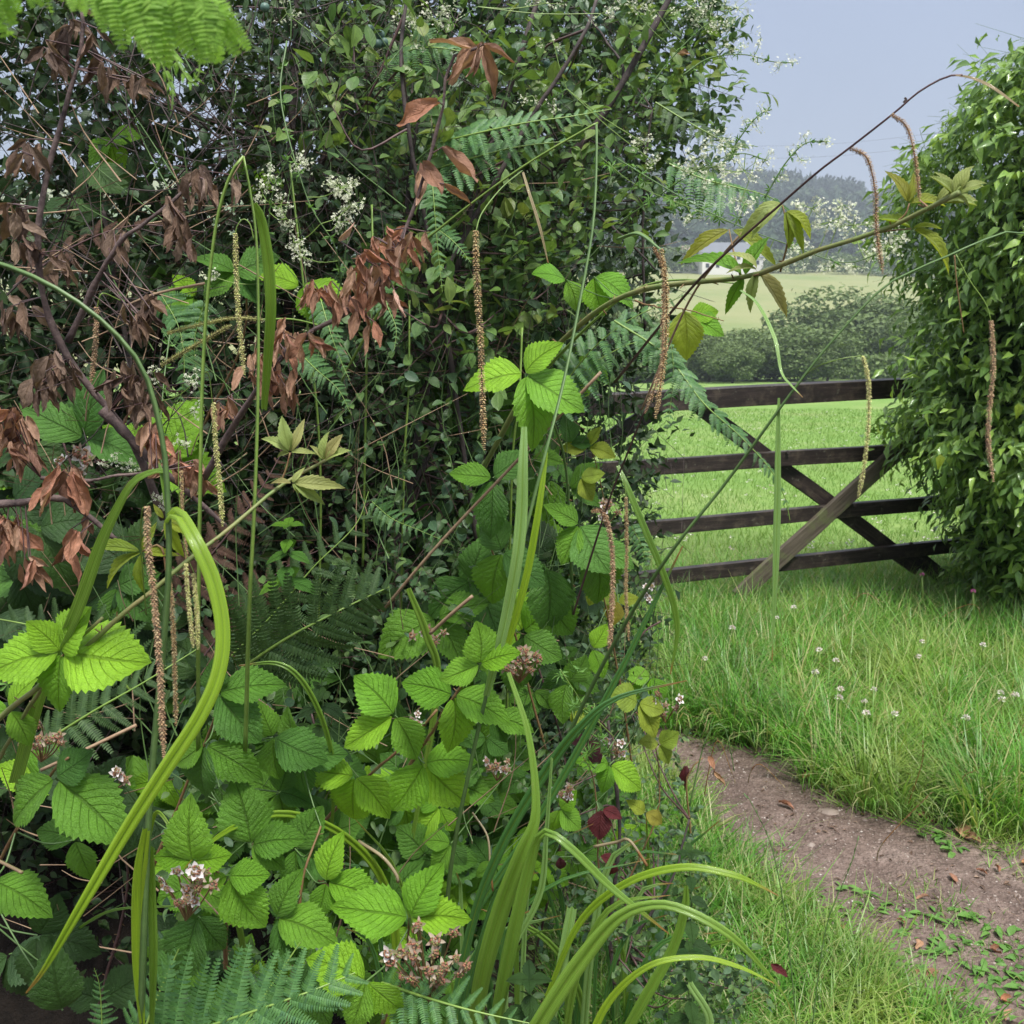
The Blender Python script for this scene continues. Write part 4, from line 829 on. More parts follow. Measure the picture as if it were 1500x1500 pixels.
# sloes
fr_t = T3([(0, 0, .5)]+[(math.cos(a)*math.cos(b)*.5, math.sin(a)*math.cos(b)*.5, math.sin(b)*.5) for b in (.9, .45, 0, -.45, -.9) for a in [k*math.pi/5 for k in range(10)]]+[(0, 0, -.5)],
          [(0, 1+k, 1+(k+1) % 10) for k in range(10)]+[(1+r_*10+k, 11+r_*10+k, 11+r_*10+(k+1) % 10, 1+r_*10+(k+1) % 10) for r_ in range(4) for k in range(10)]+[(51, 41+(k+1) % 10, 41+k) for k in range(10)])
sloe_me = fr_t.mesh('sloe', M_['sloe'])
sh2 = [o for o in bpy.data.objects if o.name == 'blackthorn_shrub.001'][0]
for px, py in [(541, 43), (557, 51), (553, 64), (545, 60), (562, 62), (829, 105), (842, 103), (749, 103), (765, 118), (799, 92), (870, 17), (878, 28), (880, 45), (388, 11), (832, 98)]:
    d = HD(px, py)-.06; p = W(px, py, d); put('sloe', sloe_me, sh2, Matrix.Translation(p) @ Matrix.Scale(13*d/F, 4))

# ------------------------------------------------------------------ ivy bush on the right
def ivy():
    t = thing('ivy_bush', 'big glossy dark green ivy bush smothering the right end of the gate', 'bush', (2.95, 5.35, -.1))
    c = Vector((2.98, 5.45, 0))
    for k in range(5):
        a = k*1.3; stem('branch', [c+Vector((math.cos(a)*.15, math.sin(a)*.15, -.3)), c+Vector((math.cos(a)*.25, math.sin(a)*.2, .9)), c+Vector((math.cos(a+.5)*.45, math.sin(a+.5)*.4, 1.8)), c+Vector((math.cos(a)*.3, math.sin(a)*.3, 2.6))], .05, .015, 'trunk', t, 7, 14, .004)
    n = 6600; th = NR.uniform(0, 6.283, n); z = NR.random(n)
    prof = interp(z, [0, .08, .16, .245, .29, .335, .42, .52, .6, .72, .82, .89, .95, 1], [.34, .38, .48, .60, .84, .94, .80, .74, .82, .94, .88, .68, .42, .05])
    lump = 1+.10*np.sin(th*5+z*9)+.08*np.sin(th*3-z*17)+.07*np.sin(th*11+z*23); q = prof*lump*(1-.30*NR.random(n)**2)*.97
    Z = -.1+z*3.15+.08*np.sin(th*4)
    B = np.stack([c.x+.08+np.cos(th)*q, c.y+np.sin(th)*q*.9, Z], 1); O = np.stack([np.cos(th), np.sin(th)*.9, np.full(n, .3)], 1)
    D = nz(O*.8+NR.normal(size=(n, 3))*.45+[0, 0, -.35]); Ln = NR.uniform(.10, .24, n)+.22*(NR.random(n)**9); m_ = 6; tt_ = (np.arange(m_)+.3)/m_
    sag = -(tt_**2)[None, :, None]*np.array([0, 0, .07]); P = (B[:, None]+D[:, None]*(tt_[None, :, None]*Ln[:, None, None])+sag).reshape(-1, 3)
    o3 = np.repeat(nz(O), m_, 0); LD = nz(np.repeat(D, m_, 0)*.4+NR.normal(size=P.shape)*.55+[0, 0, -.75]+o3*.35); LN = nz(o3*.9+[0, 0, .5]+NR.normal(size=P.shape)*.4)
    s = NR.uniform(.042, .092, len(P)); idx = NR.integers(0, 4, len(P)); MM = frames(P, LD, LN, s, NR.uniform(.62, .95, len(P)))
    x, y, f = proj(P); inv = (x > 1200) & (x < 1500) & (y > 0) & (y < 1000); order = np.argsort(-(s/f**2)*inv*(1+.4*NR.random(len(P)))); ml = LM[('ivy', 'ivy')]
    for i in order[:300]: put('leaf', ml[idx[i]], t, Matrix(MM[i].tolist()))
    r = order[300:]; put('foliage', scattered(IVY2, MM[r], idx[r]).mesh('foliage', M_['ivy']), t, kind='stuff')
    put('twig', sticks(B-D*.1, B+D*Ln[:, None]*.9, np.full(n, .0022)).mesh('twig', M_['stem_dull']), t, kind='stuff')
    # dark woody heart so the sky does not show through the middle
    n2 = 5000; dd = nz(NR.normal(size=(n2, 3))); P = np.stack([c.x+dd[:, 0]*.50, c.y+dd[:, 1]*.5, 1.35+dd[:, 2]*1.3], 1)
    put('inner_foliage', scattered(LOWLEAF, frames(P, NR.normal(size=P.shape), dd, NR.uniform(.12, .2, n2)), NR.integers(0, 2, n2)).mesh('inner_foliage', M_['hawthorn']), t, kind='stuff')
    for px, py in ((1492, 590), (1377, 665)):
        p = W(px, py, 4.75); put('yellow_leaf', IVY[0].mesh('yellow_leaf', M_['bramble_yellow']), t, fr1(p, (0, -.2, -1), (0, -1, .3), .075, 1))
ivy()

# ------------------------------------------------------------------ brambles
BM = {k: [t.mesh('leaf', M_[k]) for t in BR] for k in ('bramble_light', 'bramble_mid', 'bramble_dark', 'bramble_yellow', 'bramble_red')}
BMn = {k: [t.mesh('leaf', M_[k]) for t in BRn] for k in ('bramble_light', 'bramble_yellow', 'bramble_mid', 'bramble_pale')}
def leafdir(ang, fwd, up=.0): a = rad(ang); return Vector((math.cos(a), -fwd, math.sin(a)+up))
def bleaf(t, px, py, d, tone, lv, narrow=False, fwd=None, name='leaf'):
    p = W(px, py, d)
    for ang, L in lv:
        f_ = R.uniform(.0, .45) if fwd is None else fwd; dr = leafdir(ang+R.uniform(-5, 5), f_); n = Vector((R.gauss(0, .25), -.75, .65+R.gauss(0, .15)))
        s = L*d/F*math.sqrt(1+f_*f_); ms = (BMn if narrow else BM)[tone]; st = p+dr.normalized()*s*.05
        put(name, R.choice(ms), t, Matrix(frames([tuple(st)], [tuple(dr)], [tuple(n)], s, np.array([R.uniform(.9, 1.12)*(1 if not narrow else .8)]))[0].tolist()))
def cane(label, pts, leaves, tone='bramble_mid', r=.0028, smat='stem_red', prickles=True, name='bramble_cane', narrow=False, group=None):
    p3 = [W(*p) for p in pts]; base = p3[0]; t = thing(name, label, 'bramble', tuple(base), group)
    _, P = stem('stem', p3, r, r*.5, smat, t, 6, 30, .0006)
    pet = []
    for lf in leaves:
        px, py, d, lv = lf[:4]; tn = lf[4] if len(lf) > 4 else tone
        bleaf(t, px, py, d, tn, lv, narrow); q = np.array(W(px, py, d)); a = P[np.argmin(np.linalg.norm(P-q, axis=1))]
        pet.append(tube(smooth([a, (a+q)/2+[0, 0, -.01], q], 7), [.0011]*7, 4, False))
    for q_ in pet: put('petiole', q_.mesh('petiole', M_['stem_dull']), t)
    if prickles:
        i = NR.integers(1, 29, 26); A = P[i]; D = NR.normal(size=A.shape); put('prickles', sticks(A, A+nz(D)*r*2.4, r*.5).mesh('prickles', M_['stem_red']), t, kind='stuff')
    return t, P
cane('bright yellow green bramble shoot with a fan of five leaves at the left picture edge', [(-60, 1250, 1.1), (10, 1080, 1.02), (60, 1000, .97), (92, 955, .95), (150, 905, .93)],
     [(90, 955, .95, [(-172, 100), (-97, 85), (3, 135), (58, 85), (128, 62)]), (15, 1040, 1.0, [(175, 80), (-60, 60), (60, 60)])], 'bramble_light', .003, 'stem_bramble')
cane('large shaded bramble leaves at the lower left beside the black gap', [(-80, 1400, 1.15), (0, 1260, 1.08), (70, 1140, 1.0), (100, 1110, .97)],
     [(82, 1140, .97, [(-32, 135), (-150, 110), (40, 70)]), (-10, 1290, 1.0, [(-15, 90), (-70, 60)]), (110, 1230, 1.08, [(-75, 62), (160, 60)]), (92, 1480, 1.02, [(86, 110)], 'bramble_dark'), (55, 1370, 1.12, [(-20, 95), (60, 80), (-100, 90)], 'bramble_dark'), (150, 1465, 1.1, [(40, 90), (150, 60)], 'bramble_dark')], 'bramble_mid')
cane('big ridged bramble leaves directly right of the broad hanging sedge blade', [(200, 1330, 1.35), (260, 1180, 1.3), (310, 1060, 1.25), (330, 1000, 1.22)],
     [(318, 1015, 1.22, [(8, 100), (-45, 95), (80, 50)]), (300, 1090, 1.2, [(-35, 95), (-100, 90), (-150, 60)]), (368, 1238, 1.2, [(96, 105), (22, 90), (-30, 60)]), (400, 1080, 1.28, [(-15, 85), (-80, 60), (100, 55)]), (408, 1160, 1.3, [(-80, 55), (70, 50), (-10, 50)])], 'bramble_mid')
cane('pale green bramble sprig beside the lower left flower cluster', [(330, 1420, 1.15), (335, 1330, 1.1), (330, 1285, 1.06), (300, 1260, 1.05)],
     [(334, 1283, 1.05, [(10, 62), (-62, 105), (-165, 45)]), (283, 1262, 1.04, [(83, 92), (160, 55), (15, 60)]), (290, 1342, 1.1, [(-112, 100), (-50, 70)], 'bramble_mid')], 'bramble_light')
cane('light green three leaved bramble with leaves facing the viewer left of the centre', [(480, 1300, 1.4), (440, 1250, 1.36), (520, 1150, 1.32), (600, 1080, 1.28), (640, 1040, 1.26)],
     [(578, 1048, 1.24, [(130, 82), (-152, 92), (-60, 80)]), (622, 1118, 1.26, [(-125, 80), (-42, 92), (22, 68)]), (520, 1137, 1.3, [(165, 72), (-105, 88), (-38, 72)])], 'bramble_light', .0032)
cane('brightest bramble trio with pointed leaves just above the centre sedge stem', [(560, 1180, 1.32), (620, 1090, 1.27), (665, 1020, 1.2), (690, 985, 1.17)],
     [(665, 1018, 1.2, [(163, 78), (-13, 80), (-88, 80)]), (703, 973, 1.15, [(88, 66), (-166, 60), (24, 62)]), (722, 1050, 1.25, [(-8, 60), (-60, 40)], 'bramble_mid')], 'bramble_light')
cane('light bramble leaves above the ripening flower heads at bottom centre', [(560, 1500, 1.15), (590, 1420, 1.1), (600, 1345, 1.06)],
     [(600, 1345, 1.05, [(60, 92), (152, 108), (4, 92)]), (537, 1437, 1.0, [(150, 96), (-112, 85), (-48, 78)])], 'bramble_light')
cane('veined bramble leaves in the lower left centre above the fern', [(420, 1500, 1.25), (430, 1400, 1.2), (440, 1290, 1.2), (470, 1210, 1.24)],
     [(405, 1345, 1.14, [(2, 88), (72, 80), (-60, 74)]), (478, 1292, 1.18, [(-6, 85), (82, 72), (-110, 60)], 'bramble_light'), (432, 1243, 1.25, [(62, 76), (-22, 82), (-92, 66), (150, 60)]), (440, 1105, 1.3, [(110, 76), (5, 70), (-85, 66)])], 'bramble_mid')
cane('bramble with one large bright leaf hanging above the pale ribbed sedge blade', [(840, 900, 2.0), (830, 700, 1.9), (800, 600, 1.75), (770, 548, 1.62)],
     [(768, 548, 1.6, [(-72, 92), (172, 80), (-28, 92), (55, 62)]), (722, 700, 1.75, [(-95, 85), (165, 62), (40, 60)], 'bramble_mid')], 'bramble_light', .0035, 'stem_dull')
cane('hanging shaded bramble leaves in mid hedge left of the long sedge stem', [(800, 1100, 2.0), (760, 950, 1.95), (730, 830, 1.85), (700, 760, 1.8)],
     [(735, 808, 1.78, [(-100, 85), (-35, 78), (110, 60)]), (690, 850, 1.85, [(-62, 95), (-140, 85), (70, 60)]), (765, 930, 1.85, [(-95, 90), (-30, 70)]), (640, 905, 1.8, [(-150, 90), (-60, 80), (20, 80)]), (705, 800, 1.9, [(-120, 70), (60, 60)])], 'bramble_mid')
cane('bramble leaves on the right side of the hedge in front of the gate end', [(930, 1150, 2.2), (900, 950, 2.1), (870, 820, 2.0), (850, 780, 1.95)],
     [(848, 768, 1.92, [(-50, 75), (-120, 60), (140, 50)]), (868, 800, 1.95, [(-75, 95), (-20, 62)]), (800, 830, 1.98, [(-80, 90), (-140, 50)]), (830, 1000, 1.9, [(-100, 60), (60, 50)]), (800, 870, 2.0, [(-60, 75), (100, 50)])], 'bramble_mid')
cane('yellowing bramble spray at the hedge edge above the path', [(900, 1330, 1.9), (960, 1200, 1.9), (960, 1100, 1.9), (930, 1040, 1.88)],
     [(935, 1030, 1.85, [(-65, 60), (150, 45), (-10, 42)], 'bramble_yellow'), (965, 1090, 1.88, [(40, 34), (-60, 36), (160, 30)], 'bramble_yellow'), (893, 1120, 1.82, [(-35, 66), (165, 50), (-110, 40)], 'bramble_light'), (820, 1185, 1.7, [(-105, 40), (-40, 42), (60, 40)], 'bramble_light'), (945, 1190, 1.85, [(-30, 34), (130, 30)], 'bramble_yellow'), (868, 950, 1.9, [(60, 40), (-70, 45)], 'bramble_light')], 'bramble_light', .002)
cane('bramble shoot with wine red leaves above the path corner', [(880, 1320, 1.75), (875, 1240, 1.75), (870, 1150, 1.75), (850, 1100, 1.75)],
     [(862, 1085, 1.72, [(-60, 42), (170, 28)], 'bramble_red'), (882, 1185, 1.72, [(-95, 46), (-20, 30)], 'bramble_red'), (820, 1255, 1.7, [(-80, 26)], 'bramble_red'), (898, 1262, 1.72, [(-100, 27), (150, 20)], 'bramble_red'), (838, 1040, 1.8, [(-30, 40), (-60, 30)], 'bramble_yellow')], 'bramble_red', .002)
cane('bright translucent heart shaped bramble leaf hanging under the arching shoot', [(930, 440, 1.75), (960, 452, 1.65), (1000, 455, 1.6), (1060, 470, 1.55)],
     [(1003, 452, 1.6, [(-88, 66)], 'bramble_yellow'), (1010, 462, 1.62, [(-18, 50), (15, 40)]), (830, 410, 1.9, [(165, 46), (-60, 44)]), (870, 405, 1.9, [(-20, 60), (-85, 50)])], 'bramble_light', .0016)
cane('half shaded bramble leaves at the left of the upper hedge behind the leaning sedge stem', [(300, 620, 1.9), (350, 500, 1.85), (360, 400, 1.8)],
     [(345, 400, 1.78, [(140, 55), (30, 62), (-150, 50), (-50, 50)]), (440, 420, 1.85, [(160, 60), (-10, 70), (-60, 55)], 'bramble_light'), (135, 240, 2.1, [(-120, 50), (-30, 60)], 'bramble_dark'), (100, 290, 2.1, [(-150, 45), (-10, 50)], 'bramble_dark')], 'bramble_mid')
cane('faded bramble leaves among yellow leaves at the gate side of the hedge', [(900, 800, 2.3), (880, 700, 2.25), (860, 640, 2.2)],
     [(862, 655, 2.2, [(-10, 40), (60, 34), (170, 38)], 'bramble_yellow'), (850, 700, 2.2, [(-60, 36), (20, 34)], 'bramble_yellow'), (905, 880, 2.2, [(20, 30), (-100, 36), (150, 30)], 'bramble_yellow'), (872, 860, 2.2, [(-110, 30), (-30, 34)], 'bramble_yellow'), (835, 650, 2.2, [(100, 40), (0, 35)], 'bramble_mid')], 'bramble_yellow', .0018)
# fill plants
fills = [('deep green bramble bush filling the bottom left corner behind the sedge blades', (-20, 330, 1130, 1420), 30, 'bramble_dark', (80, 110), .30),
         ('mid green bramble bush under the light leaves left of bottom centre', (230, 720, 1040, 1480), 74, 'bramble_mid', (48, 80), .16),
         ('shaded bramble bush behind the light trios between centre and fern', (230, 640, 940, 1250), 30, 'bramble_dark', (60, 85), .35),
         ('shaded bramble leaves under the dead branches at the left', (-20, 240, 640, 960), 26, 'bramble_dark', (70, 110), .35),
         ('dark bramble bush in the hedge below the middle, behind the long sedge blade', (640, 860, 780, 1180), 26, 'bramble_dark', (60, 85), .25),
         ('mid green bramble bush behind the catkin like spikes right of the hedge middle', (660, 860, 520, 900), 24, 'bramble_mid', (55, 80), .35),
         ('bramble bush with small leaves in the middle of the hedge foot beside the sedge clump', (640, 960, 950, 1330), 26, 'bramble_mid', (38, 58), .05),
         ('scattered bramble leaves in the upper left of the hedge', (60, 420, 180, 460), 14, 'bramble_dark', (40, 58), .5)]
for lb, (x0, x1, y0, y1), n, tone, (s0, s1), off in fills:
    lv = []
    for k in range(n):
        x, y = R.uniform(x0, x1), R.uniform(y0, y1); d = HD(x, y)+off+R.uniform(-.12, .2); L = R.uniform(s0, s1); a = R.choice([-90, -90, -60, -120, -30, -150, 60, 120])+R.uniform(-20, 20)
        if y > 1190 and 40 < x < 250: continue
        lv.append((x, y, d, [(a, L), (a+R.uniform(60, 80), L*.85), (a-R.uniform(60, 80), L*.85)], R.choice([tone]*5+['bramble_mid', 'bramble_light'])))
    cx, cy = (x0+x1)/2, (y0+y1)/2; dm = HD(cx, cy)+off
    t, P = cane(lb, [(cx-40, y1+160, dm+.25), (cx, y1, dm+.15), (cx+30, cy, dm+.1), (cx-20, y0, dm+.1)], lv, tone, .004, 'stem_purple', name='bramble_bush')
# arching hero shoot at upper right
t, P = cane('thick hairy bramble shoot arching up to the right across the sky side of the picture', [(700, 700, 2.0), (790, 540, 1.8), (850, 478, 1.6), (920, 432, 1.45), (1000, 415, 1.35), (1100, 405, 1.25), (1190, 370, 1.18), (1300, 335, 1.12), (1370, 300, 1.08), (1405, 282, 1.05)], [], 'bramble_light', .0054, 'stem_bramble')
def nl(px, py, d, lv, tone='bramble_light', fwd=.15): bleaf(t, px, py, d, tone, lv, True, fwd)
nl(1148, 298, 1.2, [(-165, 55), (-150, 70), (-140, 60)], 'bramble_pale'); nl(1150, 308, 1.2, [(-35, 52), (-60, 60), (-80, 50)], 'bramble_yellow'); nl(1070, 335, 1.3, [(-150, 75), (-30, 80)], 'bramble_yellow')
nl(1110, 395, 1.24, [(130, 45), (-100, 55), (-50, 75), (175, 40)], 'bramble_pale'); nl(1090, 405, 1.26, [(150, 80), (60, 60), (-120, 50)]); nl(1335, 335, 1.12, [(-20, 80), (10, 40), (160, 50)], 'bramble_yellow')
nl(1330, 298, 1.11, [(115, 48), (80, 40), (5, 50)], 'bramble_yellow'); nl(1370, 298, 1.08, [(20, 60), (5, 55), (35, 50), (60, 40)], 'bramble_pale'); nl(1395, 286, 1.06, [(20, 40), (60, 45), (110, 35), (140, 40), (-10, 30)], 'bramble_pale'); nl(1408, 278, 1.05, [(30, 35), (10, 30), (75, 30)], 'bramble_pale')
for a, b, c in [((1143, 398, 1.22), (1155, 345, 1.2), (1146, 300, 1.2)), ((1300, 335, 1.12), (1325, 315, 1.11), (1332, 298, 1.11)), ((1240, 352, 1.15), (1290, 340, 1.13), (1335, 335, 1.12)), ((1085, 405, 1.26), (1075, 370, 1.28), (1068, 336, 1.3))]:
    stem('petiole', [W(*a), W(*b), W(*c)], .0014, .0008, 'stem_red', t, 5, 10)
stem('side_shoot', [W(800, 540, 1.8), W(870, 470, 1.6), W(930, 425, 1.5), W(990, 410, 1.42), W(1080, 415, 1.34)], .003, .001, 'stem_green', t, 6, 20)
i = NR.integers(8, 29, 240); A = P[i]+NR.normal(0, .001, (240, 3)); put('hairs', sticks(A, A+nz(NR.normal(size=A.shape))*.008, .0003).mesh('hairs', M_['stem_bramble']), t, kind='stuff')
# left hero shoot
t, P = cane('prickly bramble shoot rising from the left with pale star shaped leaves at its tip', [(-80, 1130, 1.05), (0, 1050, .98), (110, 960, .95), (240, 850, .95), (330, 778, .98), (410, 712, 1.02), (470, 678, 1.04), (492, 665, 1.05)], [], 'bramble_light', .0034, 'stem_bramble')
nl(425, 663, 1.02, [(100, 52), (72, 48), (140, 46), (-170, 22), (10, 34)], 'bramble_pale', .0); nl(475, 675, 1.03, [(85, 42), (30, 40), (60, 45), (130, 30)], 'bramble_pale', .0); nl(428, 708, 1.01, [(5, 68), (60, 26), (170, 32), (-28, 52), (-60, 18)], 'bramble_pale', .0)
nl(208, 808, .95, [(-150, 78), (-100, 65), (60, 45), (10, 45), (170, 75)], 'bramble_yellow', .1); nl(240, 760, .94, [(-20, 50), (-60, 60), (120, 25)], 'bramble_yellow', .1)
stem('petiole', [W(408, 712, 1.02), W(418, 690, 1.02), W(425, 663, 1.02)], .0012, .0008, 'stem_red', t, 5, 8); stem('petiole', [W(245, 846, .95), W(235, 800, .95), W(208, 808, .95)], .0012, .0008, 'stem_red', t, 5, 8)

# ------------------------------------------------------------------ bramble flowers
def petal_t(w, cup):
    return leaf_t(lambda t: w*(math.sin(math.pi*min(.999, max(.001, t))**.7))**.6, 4, cup, -.2)
PET = petal_t(.32, .15); SEP = petal_t(.20, .1)
def blossom_t(kind, seed):
    r = random.Random(seed); n = 5; pt = PET if kind == 'open' else SEP; Ms = []
    for k in range(n):
        a = k*2*math.pi/n+r.uniform(-.15, .15); el = r.uniform(-.1, .35) if kind == 'open' else r.uniform(-.4, .1); Ms.append(frames([(0, 0, 0)], [(math.cos(a), math.sin(a), el)], [(0, 0, 1)], r.uniform(.85, 1.1))[0])
    a_ = scattered([pt], np.array(Ms), np.zeros(n, int)); rr = np.random.default_rng(seed); d = nz(rr.normal(size=(30, 3))); d[:, 2] = np.abs(d[:, 2])
    b_ = scattered([fr_small], np.array([np.array(Matrix.Translation(Vector(x*.42)+Vector((0, 0, .16))) @ Matrix.Scale(rr.uniform(.2, .32), 4)) for x in d]), np.zeros(30, int)); return a_, b_
fr_small = T3([(0, 0, .5), (.5, 0, 0), (0, .5, 0), (-.5, 0, 0), (0, -.5, 0), (0, 0, -.5)], [(0, 1, 2), (0, 2, 3), (0, 3, 4), (0, 4, 1), (5, 2, 1), (5, 3, 2), (5, 4, 3), (5, 1, 4)])
BL = {}
for k_, pm in (('open', 'petal_pink'), ('over', 'sepal')):
    BL[k_] = []
    for q in range(3): a_, b_ = blossom_t(k_, q); BL[k_].append((a_.mesh('petals', M_[pm]), b_.mesh('centre', M_['bud'])))
def flowers(label, cx, cy, r, d, n, mix=.25, sz=26):
    t = thing('bramble_flower_cluster', label, 'flowers', tuple(W(cx, cy+r, d))); c = W(cx, cy+r*1.2, d+.03); st = []
    for k in range(n):
        a = R.uniform(0, 6.283); q = math.sqrt(R.random())*r; x, y = cx+math.cos(a)*q, cy+math.sin(a)*q*.75; dd = d+R.uniform(-.02, .02); p = W(x, y, dd); s = sz*.5*d/F*R.uniform(.8, 1.2)
        M = fr1(p, (R.gauss(0, .5), R.gauss(0, .2), 1), (R.gauss((x-cx)/r*.6, .3), -.8, R.gauss(.4, .3)), s); pm, cm = R.choice(BL['open' if R.random() < mix else 'over'])
        o1 = put('flower', pm, t, M); put('centre', cm, o1, M); st.append(tube(smooth([p, (p+c)/2+Vector((0, .005, -.004)), c], 6), [.0009]*6, 4, False))
    put('stalk', merge(st).mesh('stalk', M_['stem_red']), t)
flowers('cluster of fading bramble flowers with two white petalled blooms at lower left', 272, 1298, 42, .98, 16, .3, 30)
flowers('group of half ripe green centred bramble heads at bottom centre over the fern', 628, 1395, 60, 1.0, 24, .06, 32)
flowers('dry bramble flower heads in the centre beside the sedge stem', 760, 962, 32, 1.3, 12, .1, 26)
flowers('small pink white bramble flowers below the centre right of the light trio', 832, 1152, 20, 1.6, 8, .6, 18)
flowers('pale bramble flowers beside the wine red leaf', 900, 1092, 17, 1.75, 7, .6, 18)
flowers('faded bramble flowers at the hedge edge over the path', 975, 1030, 24, 1.85, 8, .5, 18)
flowers('faint bramble flower heads in shade at the left edge', 60, 1075, 34, 1.12, 10, .2, 26)
flowers('small bramble bloom with a white bud between the two light trios', 605, 1054, 12, 1.3, 4, .5, 18)
flowers('bramble flower heads behind the long stem right of centre', 728, 1122, 18, 1.5, 7, .3, 20)
flowers('withered bramble heads in the shade near the middle of the hedge', 625, 925, 26, 1.75, 7, .1, 20)
flowers('tiny pinkish flower head seen against the gate', 948, 868, 14, 2.2, 5, .5, 14)
flowers('brown bramble flower heads at the top of the pair of hanging spikes', 888, 745, 20, 1.6, 7, .1, 18)
flowers('pale bramble blooms under the dead leaves at left', 115, 680, 26, 1.45, 6, .7, 34)
flowers('single white bramble bloom low on the left beside the big sedge blade', 172, 1138, 14, 1.2, 3, .8, 26)
# ------------------------------------------------------------------ bracken
PM = {k: [t.mesh('leaflet', M_[k]) for t in PIN] for k in ('fern', 'fern_bright', 'fern_dead')}; PM['fern_dark'] = [t.mesh('leaflet', M_['fern_dark']) for t in PINF]; PM['fern_fine'] = [t.mesh('leaflet', M_['fern']) for t in PINF]
def frond(label, pts, n, L0, tone, nrm=(0, -.5, .8), droop=.3, ang=72, rot=0.0, rs=.0022, prof=None, smat='stem_green', name='bracken_frond', side=(-1, 1), wm=1.0, tipc=0):
    p3 = [W(*p) for p in pts]; t = thing(name, label, 'fern', tuple(p3[0])); P = smooth(p3, 40); k = tube(P, np.linspace(rs, rs*.35, 40), 5, False)
    put('stalk', k.mesh('stalk', M_[smat]), t); T_ = nz(np.gradient(P, axis=0)); L0 = L0*np.mean([p[2] for p in pts])/F; N = Vector(nrm)
    for i in range(n):
        u = (i+.5)/n; j = int(u*39); tg = Vector(T_[j]); s = tg.cross(N).normalized(); q = prof(u) if prof else (min(1, .45+u*3)*(1-u)**.75+.05)
        for sd_ in side:
            a = rad(ang)*(1-.25*u); dr = (tg*math.cos(a)+s*sd_*math.sin(a)+Vector((0, 0, -droop))+Vector((R.gauss(0, .05), R.gauss(0, .08), R.gauss(0, .05)))).normalized()
            nn = (N+Vector((R.gauss(0, .15), R.gauss(0, .15), R.gauss(0, .15)))); sz = L0*q*R.uniform(.9, 1.08)
            put('leaflet', R.choice(PM[tone]), t, fr1(P[j], dr, nn, sz, wm))
    return t
up = lambda u: (1-u)**.6
PMc = PM['fern_bright']
frond('bright lime green young bracken frond hanging blurred into the top left corner', [(-140, -50, .5), (0, -42, .5), (120, -34, .5), (230, -22, .5), (300, -5, .5), (330, 30, .5)], 15, 100, 'fern_bright', (0, -.8, .2), 1.9, 78, prof=lambda u: .75+.35*math.sin(u*9+1), rs=.0014, wm=1.5)
frond('lime green bracken side frond with drooping curled tips below the top left corner', [(120, -20, .66), (180, 30, .66), (225, 75, .66), (250, 125, .66), (252, 160, .66)], 14, 34, 'fern_bright', (0, -1, .2), .7, 60, rs=.001, prof=up, wm=1.3)
frond('lime green bracken tip curling down beside the thicker one at top left', [(190, -10, .64), (232, 45, .64), (262, 95, .64), (280, 120, .64), (292, 105, .64), (290, 78, .64)], 14, 30, 'fern_bright', (0, -1, .2), .6, 60, rs=.001, prof=up, wm=1.3)
frond('lime green coiled bracken tip at the right end of the top left frond', [(250, -30, .6), (285, 10, .6), (315, 30, .6), (322, 55, .6), (300, 70, .6), (280, 85, .6)], 15, 44, 'fern_bright', (0, -1, .2), .5, 65, rs=.001, prof=up, wm=1.3)
for lb, pts, n, L, tone, kw in [
 ('dark green bracken leaf hanging point down below the dead brown leaves, rightmost of three', [(560, 420, 1.5), (568, 450, 1.48), (580, 480, 1.46), (578, 512, 1.45)], 15, 22, 'fern', {}),
 ('dark green bracken leaf hanging point down in the middle of the dead brown branch', [(470, 440, 1.5), (485, 490, 1.47), (500, 530, 1.46), (512, 556, 1.45)], 16, 28, 'fern', {}),
 ('dark green bracken leaf pointing down right below the middle of the dead branch', [(432, 510, 1.5), (462, 540, 1.46), (495, 570, 1.44), (515, 608, 1.43)], 17, 30, 'fern', {}),
 ('slender bracken leaf hanging beside the red brown leaves above centre', [(632, 250, 1.55), (636, 300, 1.53), (640, 350, 1.52), (648, 428, 1.5)], 18, 24, 'fern', {}),
 ('short bracken leaf pointing right below the hanging red brown leaves', [(640, 335, 1.55), (660, 350, 1.53), (675, 365, 1.52), (690, 385, 1.5)], 12, 20, 'fern', {}),
 ('small bracken leaf hanging by the first sloe bearing twigs at top', [(612, 40, 2.0), (630, 58, 2.0), (625, 85, 2.0)], 12, 22, 'fern', {}),
 ('curled bracken tip lying over the dark stem left of the centre', [(545, 735, 1.75), (575, 760, 1.72), (610, 775, 1.7), (645, 790, 1.7), (665, 800, 1.7)], 14, 24, 'fern', {}),
 ('bracken leaf in the shade under the first dead leaf cluster at left', [(235, 430, 1.7), (262, 480, 1.68), (270, 540, 1.66), (262, 600, 1.66)], 16, 36, 'fern', {}),
 ('bracken leaf beside the white bedstraw on the left of the hedge', [(300, 440, 1.75), (285, 500, 1.74), (290, 560, 1.74), (300, 600, 1.74)], 14, 34, 'fern', {}),
 ('bracken tip drooping beside the pair of brown spikes, in front of the gate top rail', [(975, 470, 1.95), (985, 520, 1.93), (985, 570, 1.93), (975, 640, 1.92)], 16, 30, 'fern', {}),
 ('wispy bracken tip beside the two hanging spikes at the gate', [(925, 770, 2.2), (940, 800, 2.2), (950, 835, 2.2)], 10, 24, 'fern', {}),
 ('small green bracken leaf at the bottom left corner beside the black gap', [(150, 1520, 1.05), (148, 1470, 1.05), (145, 1440, 1.05), (138, 1418, 1.05)], 12, 28, 'fern', {})]:
    frond(lb, pts, n, L, tone, (R.gauss(0, .1), -.9, .35), .05, 75, rs=.0009, prof=up, **kw)
